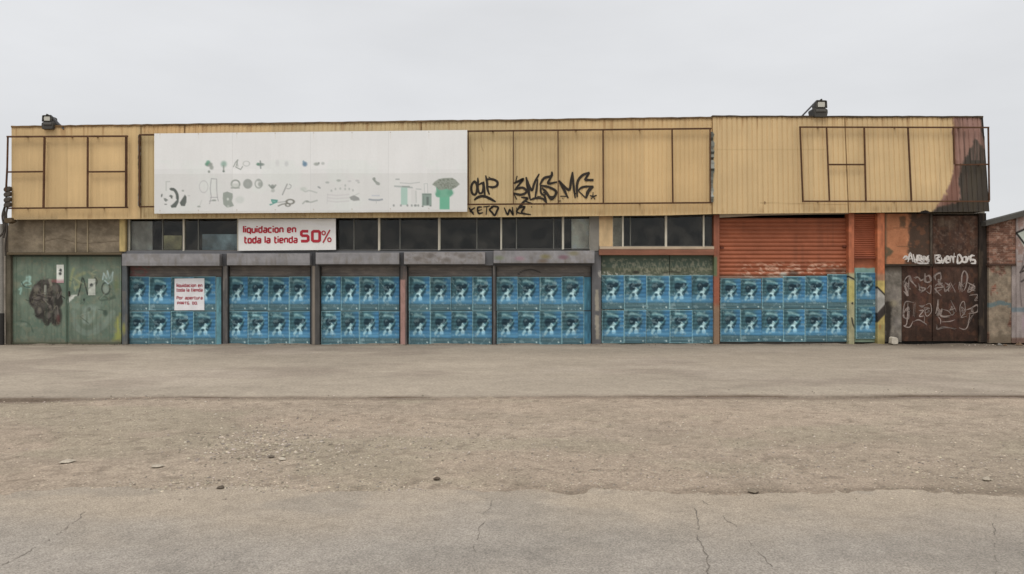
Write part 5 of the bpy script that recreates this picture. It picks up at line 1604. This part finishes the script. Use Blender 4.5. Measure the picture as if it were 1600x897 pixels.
def bricks(x, y):
    p = Paint(x, y, (108, 78, 65)).mottle(.18, 16, 14, 4)
    row = np.floor(y / 3.3); bxx = x / 12.5 + .5 * (row % 2); col = np.floor(bxx)
    p.c *= (1 + .42 * (_lat[(row.astype(int) * 7) % 256, (col.astype(int) * 3) % 256] - .5))[:, None]
    mort = np.maximum(smooth((.6 - np.abs(y / 3.3 - row - .5) * -1 - .02) * 0), ((y / 3.3 - row) < .22) | ((bxx - col) < .07))
    p.blend(.55 * mort, (142, 126, 112))
    p.blend(.6 * smooth((fbm(x / 9, y / 8, 17) - .52) / .12), (84, 60, 50))
    p.blend(.5 * smooth((fbm(x / 6, y / 5, 27) - .6) / .1), (160, 140, 126))
    return p.c


def lower(x, y):
    p = Paint(x, y, (0, 0, 0)); p.c = bricks(x, y)
    p.blend(.85 * smooth((fbm(x / 14, y / 18, 7) - .36) / .12), (126, 116, 100)).mottle(.22, 5, 6, 5)
    p.blend(.8 * smooth((5 - np.abs(y - 475 - 2 * np.sin(x / 5))) / 3) * smooth((fbm(x / 5, y / 5, 9) - .3) / .1), (86, 104, 108))
    p.blend(.5 * smooth((y - 520) / 10), (92, 80, 66))
    return p.c


def pier(x, y):
    p = Paint(x, y, (136, 126, 122)).mottle(.2, 8, 20, 4)
    p.blend(.5 * (y < 410) * smooth((fbm(x / 9, y / 9, 6) - .5) / .1), (122, 92, 80))
    p.blend(.6 * smooth((5 - np.abs(y - 484)) / 3), (84, 106, 116))
    p.poly([(1588, 364), (1600, 358), (1640, 358), (1640, 400), (1600, 386)], (172, 180, 170), .9, 1)
    p.stroke([(1588, 364), (1604, 357), (1640, 352)], 3.0, (36, 34, 32), .95); p.stroke([(1588, 364), (1600, 380), (1612, 392)], 3.0, (36, 34, 32), .95); p.stroke([(1600, 416), (1594, 426), (1606, 420)], 2.4, (40, 36, 34), .9)
    p.stroke([(1600, 398), (1594, 440), (1596, 478)], 1.8, (90, 82, 80), .7, curve=True)
    p.stroke([(1596, 440), (1612, 430), (1640, 470)], 3, (52, 48, 48), .7)
    p.ell(1606, 505, 9, 14, (150, 128, 140), .6, .5); p.blend(.7 * smooth((y - 526) / 4), (96, 70, 58))
    return p.c


def roofy(x):
    return 347.5 - (x - 1545) * 0.262


panel("wall", ((1545, 350), (1588, 340), (1588, 413), (1545, 413)), YB, YB + .2, bricks, M_WALL, ob, 1.0)["label"] = "upper red brick wall"
panel("wall", (1545, 414.2, 1581, 536), YB + .01, YB + .2, lower, M_WALL, ob, 1.0)["label"] = "lower patchy plastered brick wall"
panel("lintel", (1545, 412, 1588, 415), YB - .05, YB + .1, (72, 56, 48), M_WALL, ob)  # bar's dark colour stands in for the shadow line at the lintel
panel("pier", ((1588.2, 340), (1640, 327), (1640, 536), (1588.2, 536)), YB - .04, YB + .2, pier, M_WALL, ob, 1.0)["label"] = "grey pier with black outlined graffiti"
panel("pier", (1581.2, 414.4, 1588, 536), YB - .02, YB + .2, pier, M_WALL, ob, 1.0)
mb = MB(); mb.prism([(1640.2, 327), (1790, 288), (1990, 340), (1990, 536), (1640.2, 536)], YB, YB + .21, alb((120, 96, 80)))
mb.prism([(1546, 356), (1990, 356), (1990, 536), (1546, 536)], YB + .22, YB + 9, alb((110, 84, 70)))
obj("wall", mb, M_WALL, ob)
mb = MB(); mb.prism([(1541, 345.4), (1790, 280.5), (1995, 334), (1995, 342), (1790, 288.5), (1541, 353.2)], YB - .16, YB + .3, alb((76, 74, 70))); obj("roof", mb, M_WALL, ob, .01)

# rubble by the burnt gate
for i, (px, py, r, sq, col, lb) in enumerate(((1399, 536.5, .0, 1, (178, 170, 156), "broken pale concrete block standing at the foot of the grey wall by the burnt gate"),)):
    mb = MB().prism([(1393.5, 537), (1394.4, 527.5), (1397, 526.4), (1402.6, 528), (1404, 532), (1403.4, 538), (1397, 538.6)], -.30, -.08, alb(col))
    tag(obj("concrete_block", mb, M_STONE, None, .018), lb, "block")
rs = random.Random(3)
for px, py, r, lb in ((1552, 538, .09, "grey stone in the rubble at the left foot of the brick outbuilding"), (1571, 540, .07, "small brown stone below the brick outbuilding, between two larger stones"), (1590, 539, .12, "large brown stone in the rubble at the far right edge"), (1538, 537, .06, "small dark stone at the foot of the charred end post")):
    x, y, z = G(px, py)
    vv, ff = rock((x, min(y, -.32), .0), r, .7, rs)
    o = obj("stone", MB().add(vv, ff, alb((150, 145, 136) if 'grey' in lb else (80, 70, 60) if 'dark' in lb else (126, 104, 84), KH)), M_STONE)
    b = o.modifiers.new("worn", 'BEVEL'); b.width = r * .15; b.segments = 2
    tag(o, lb, "stone")
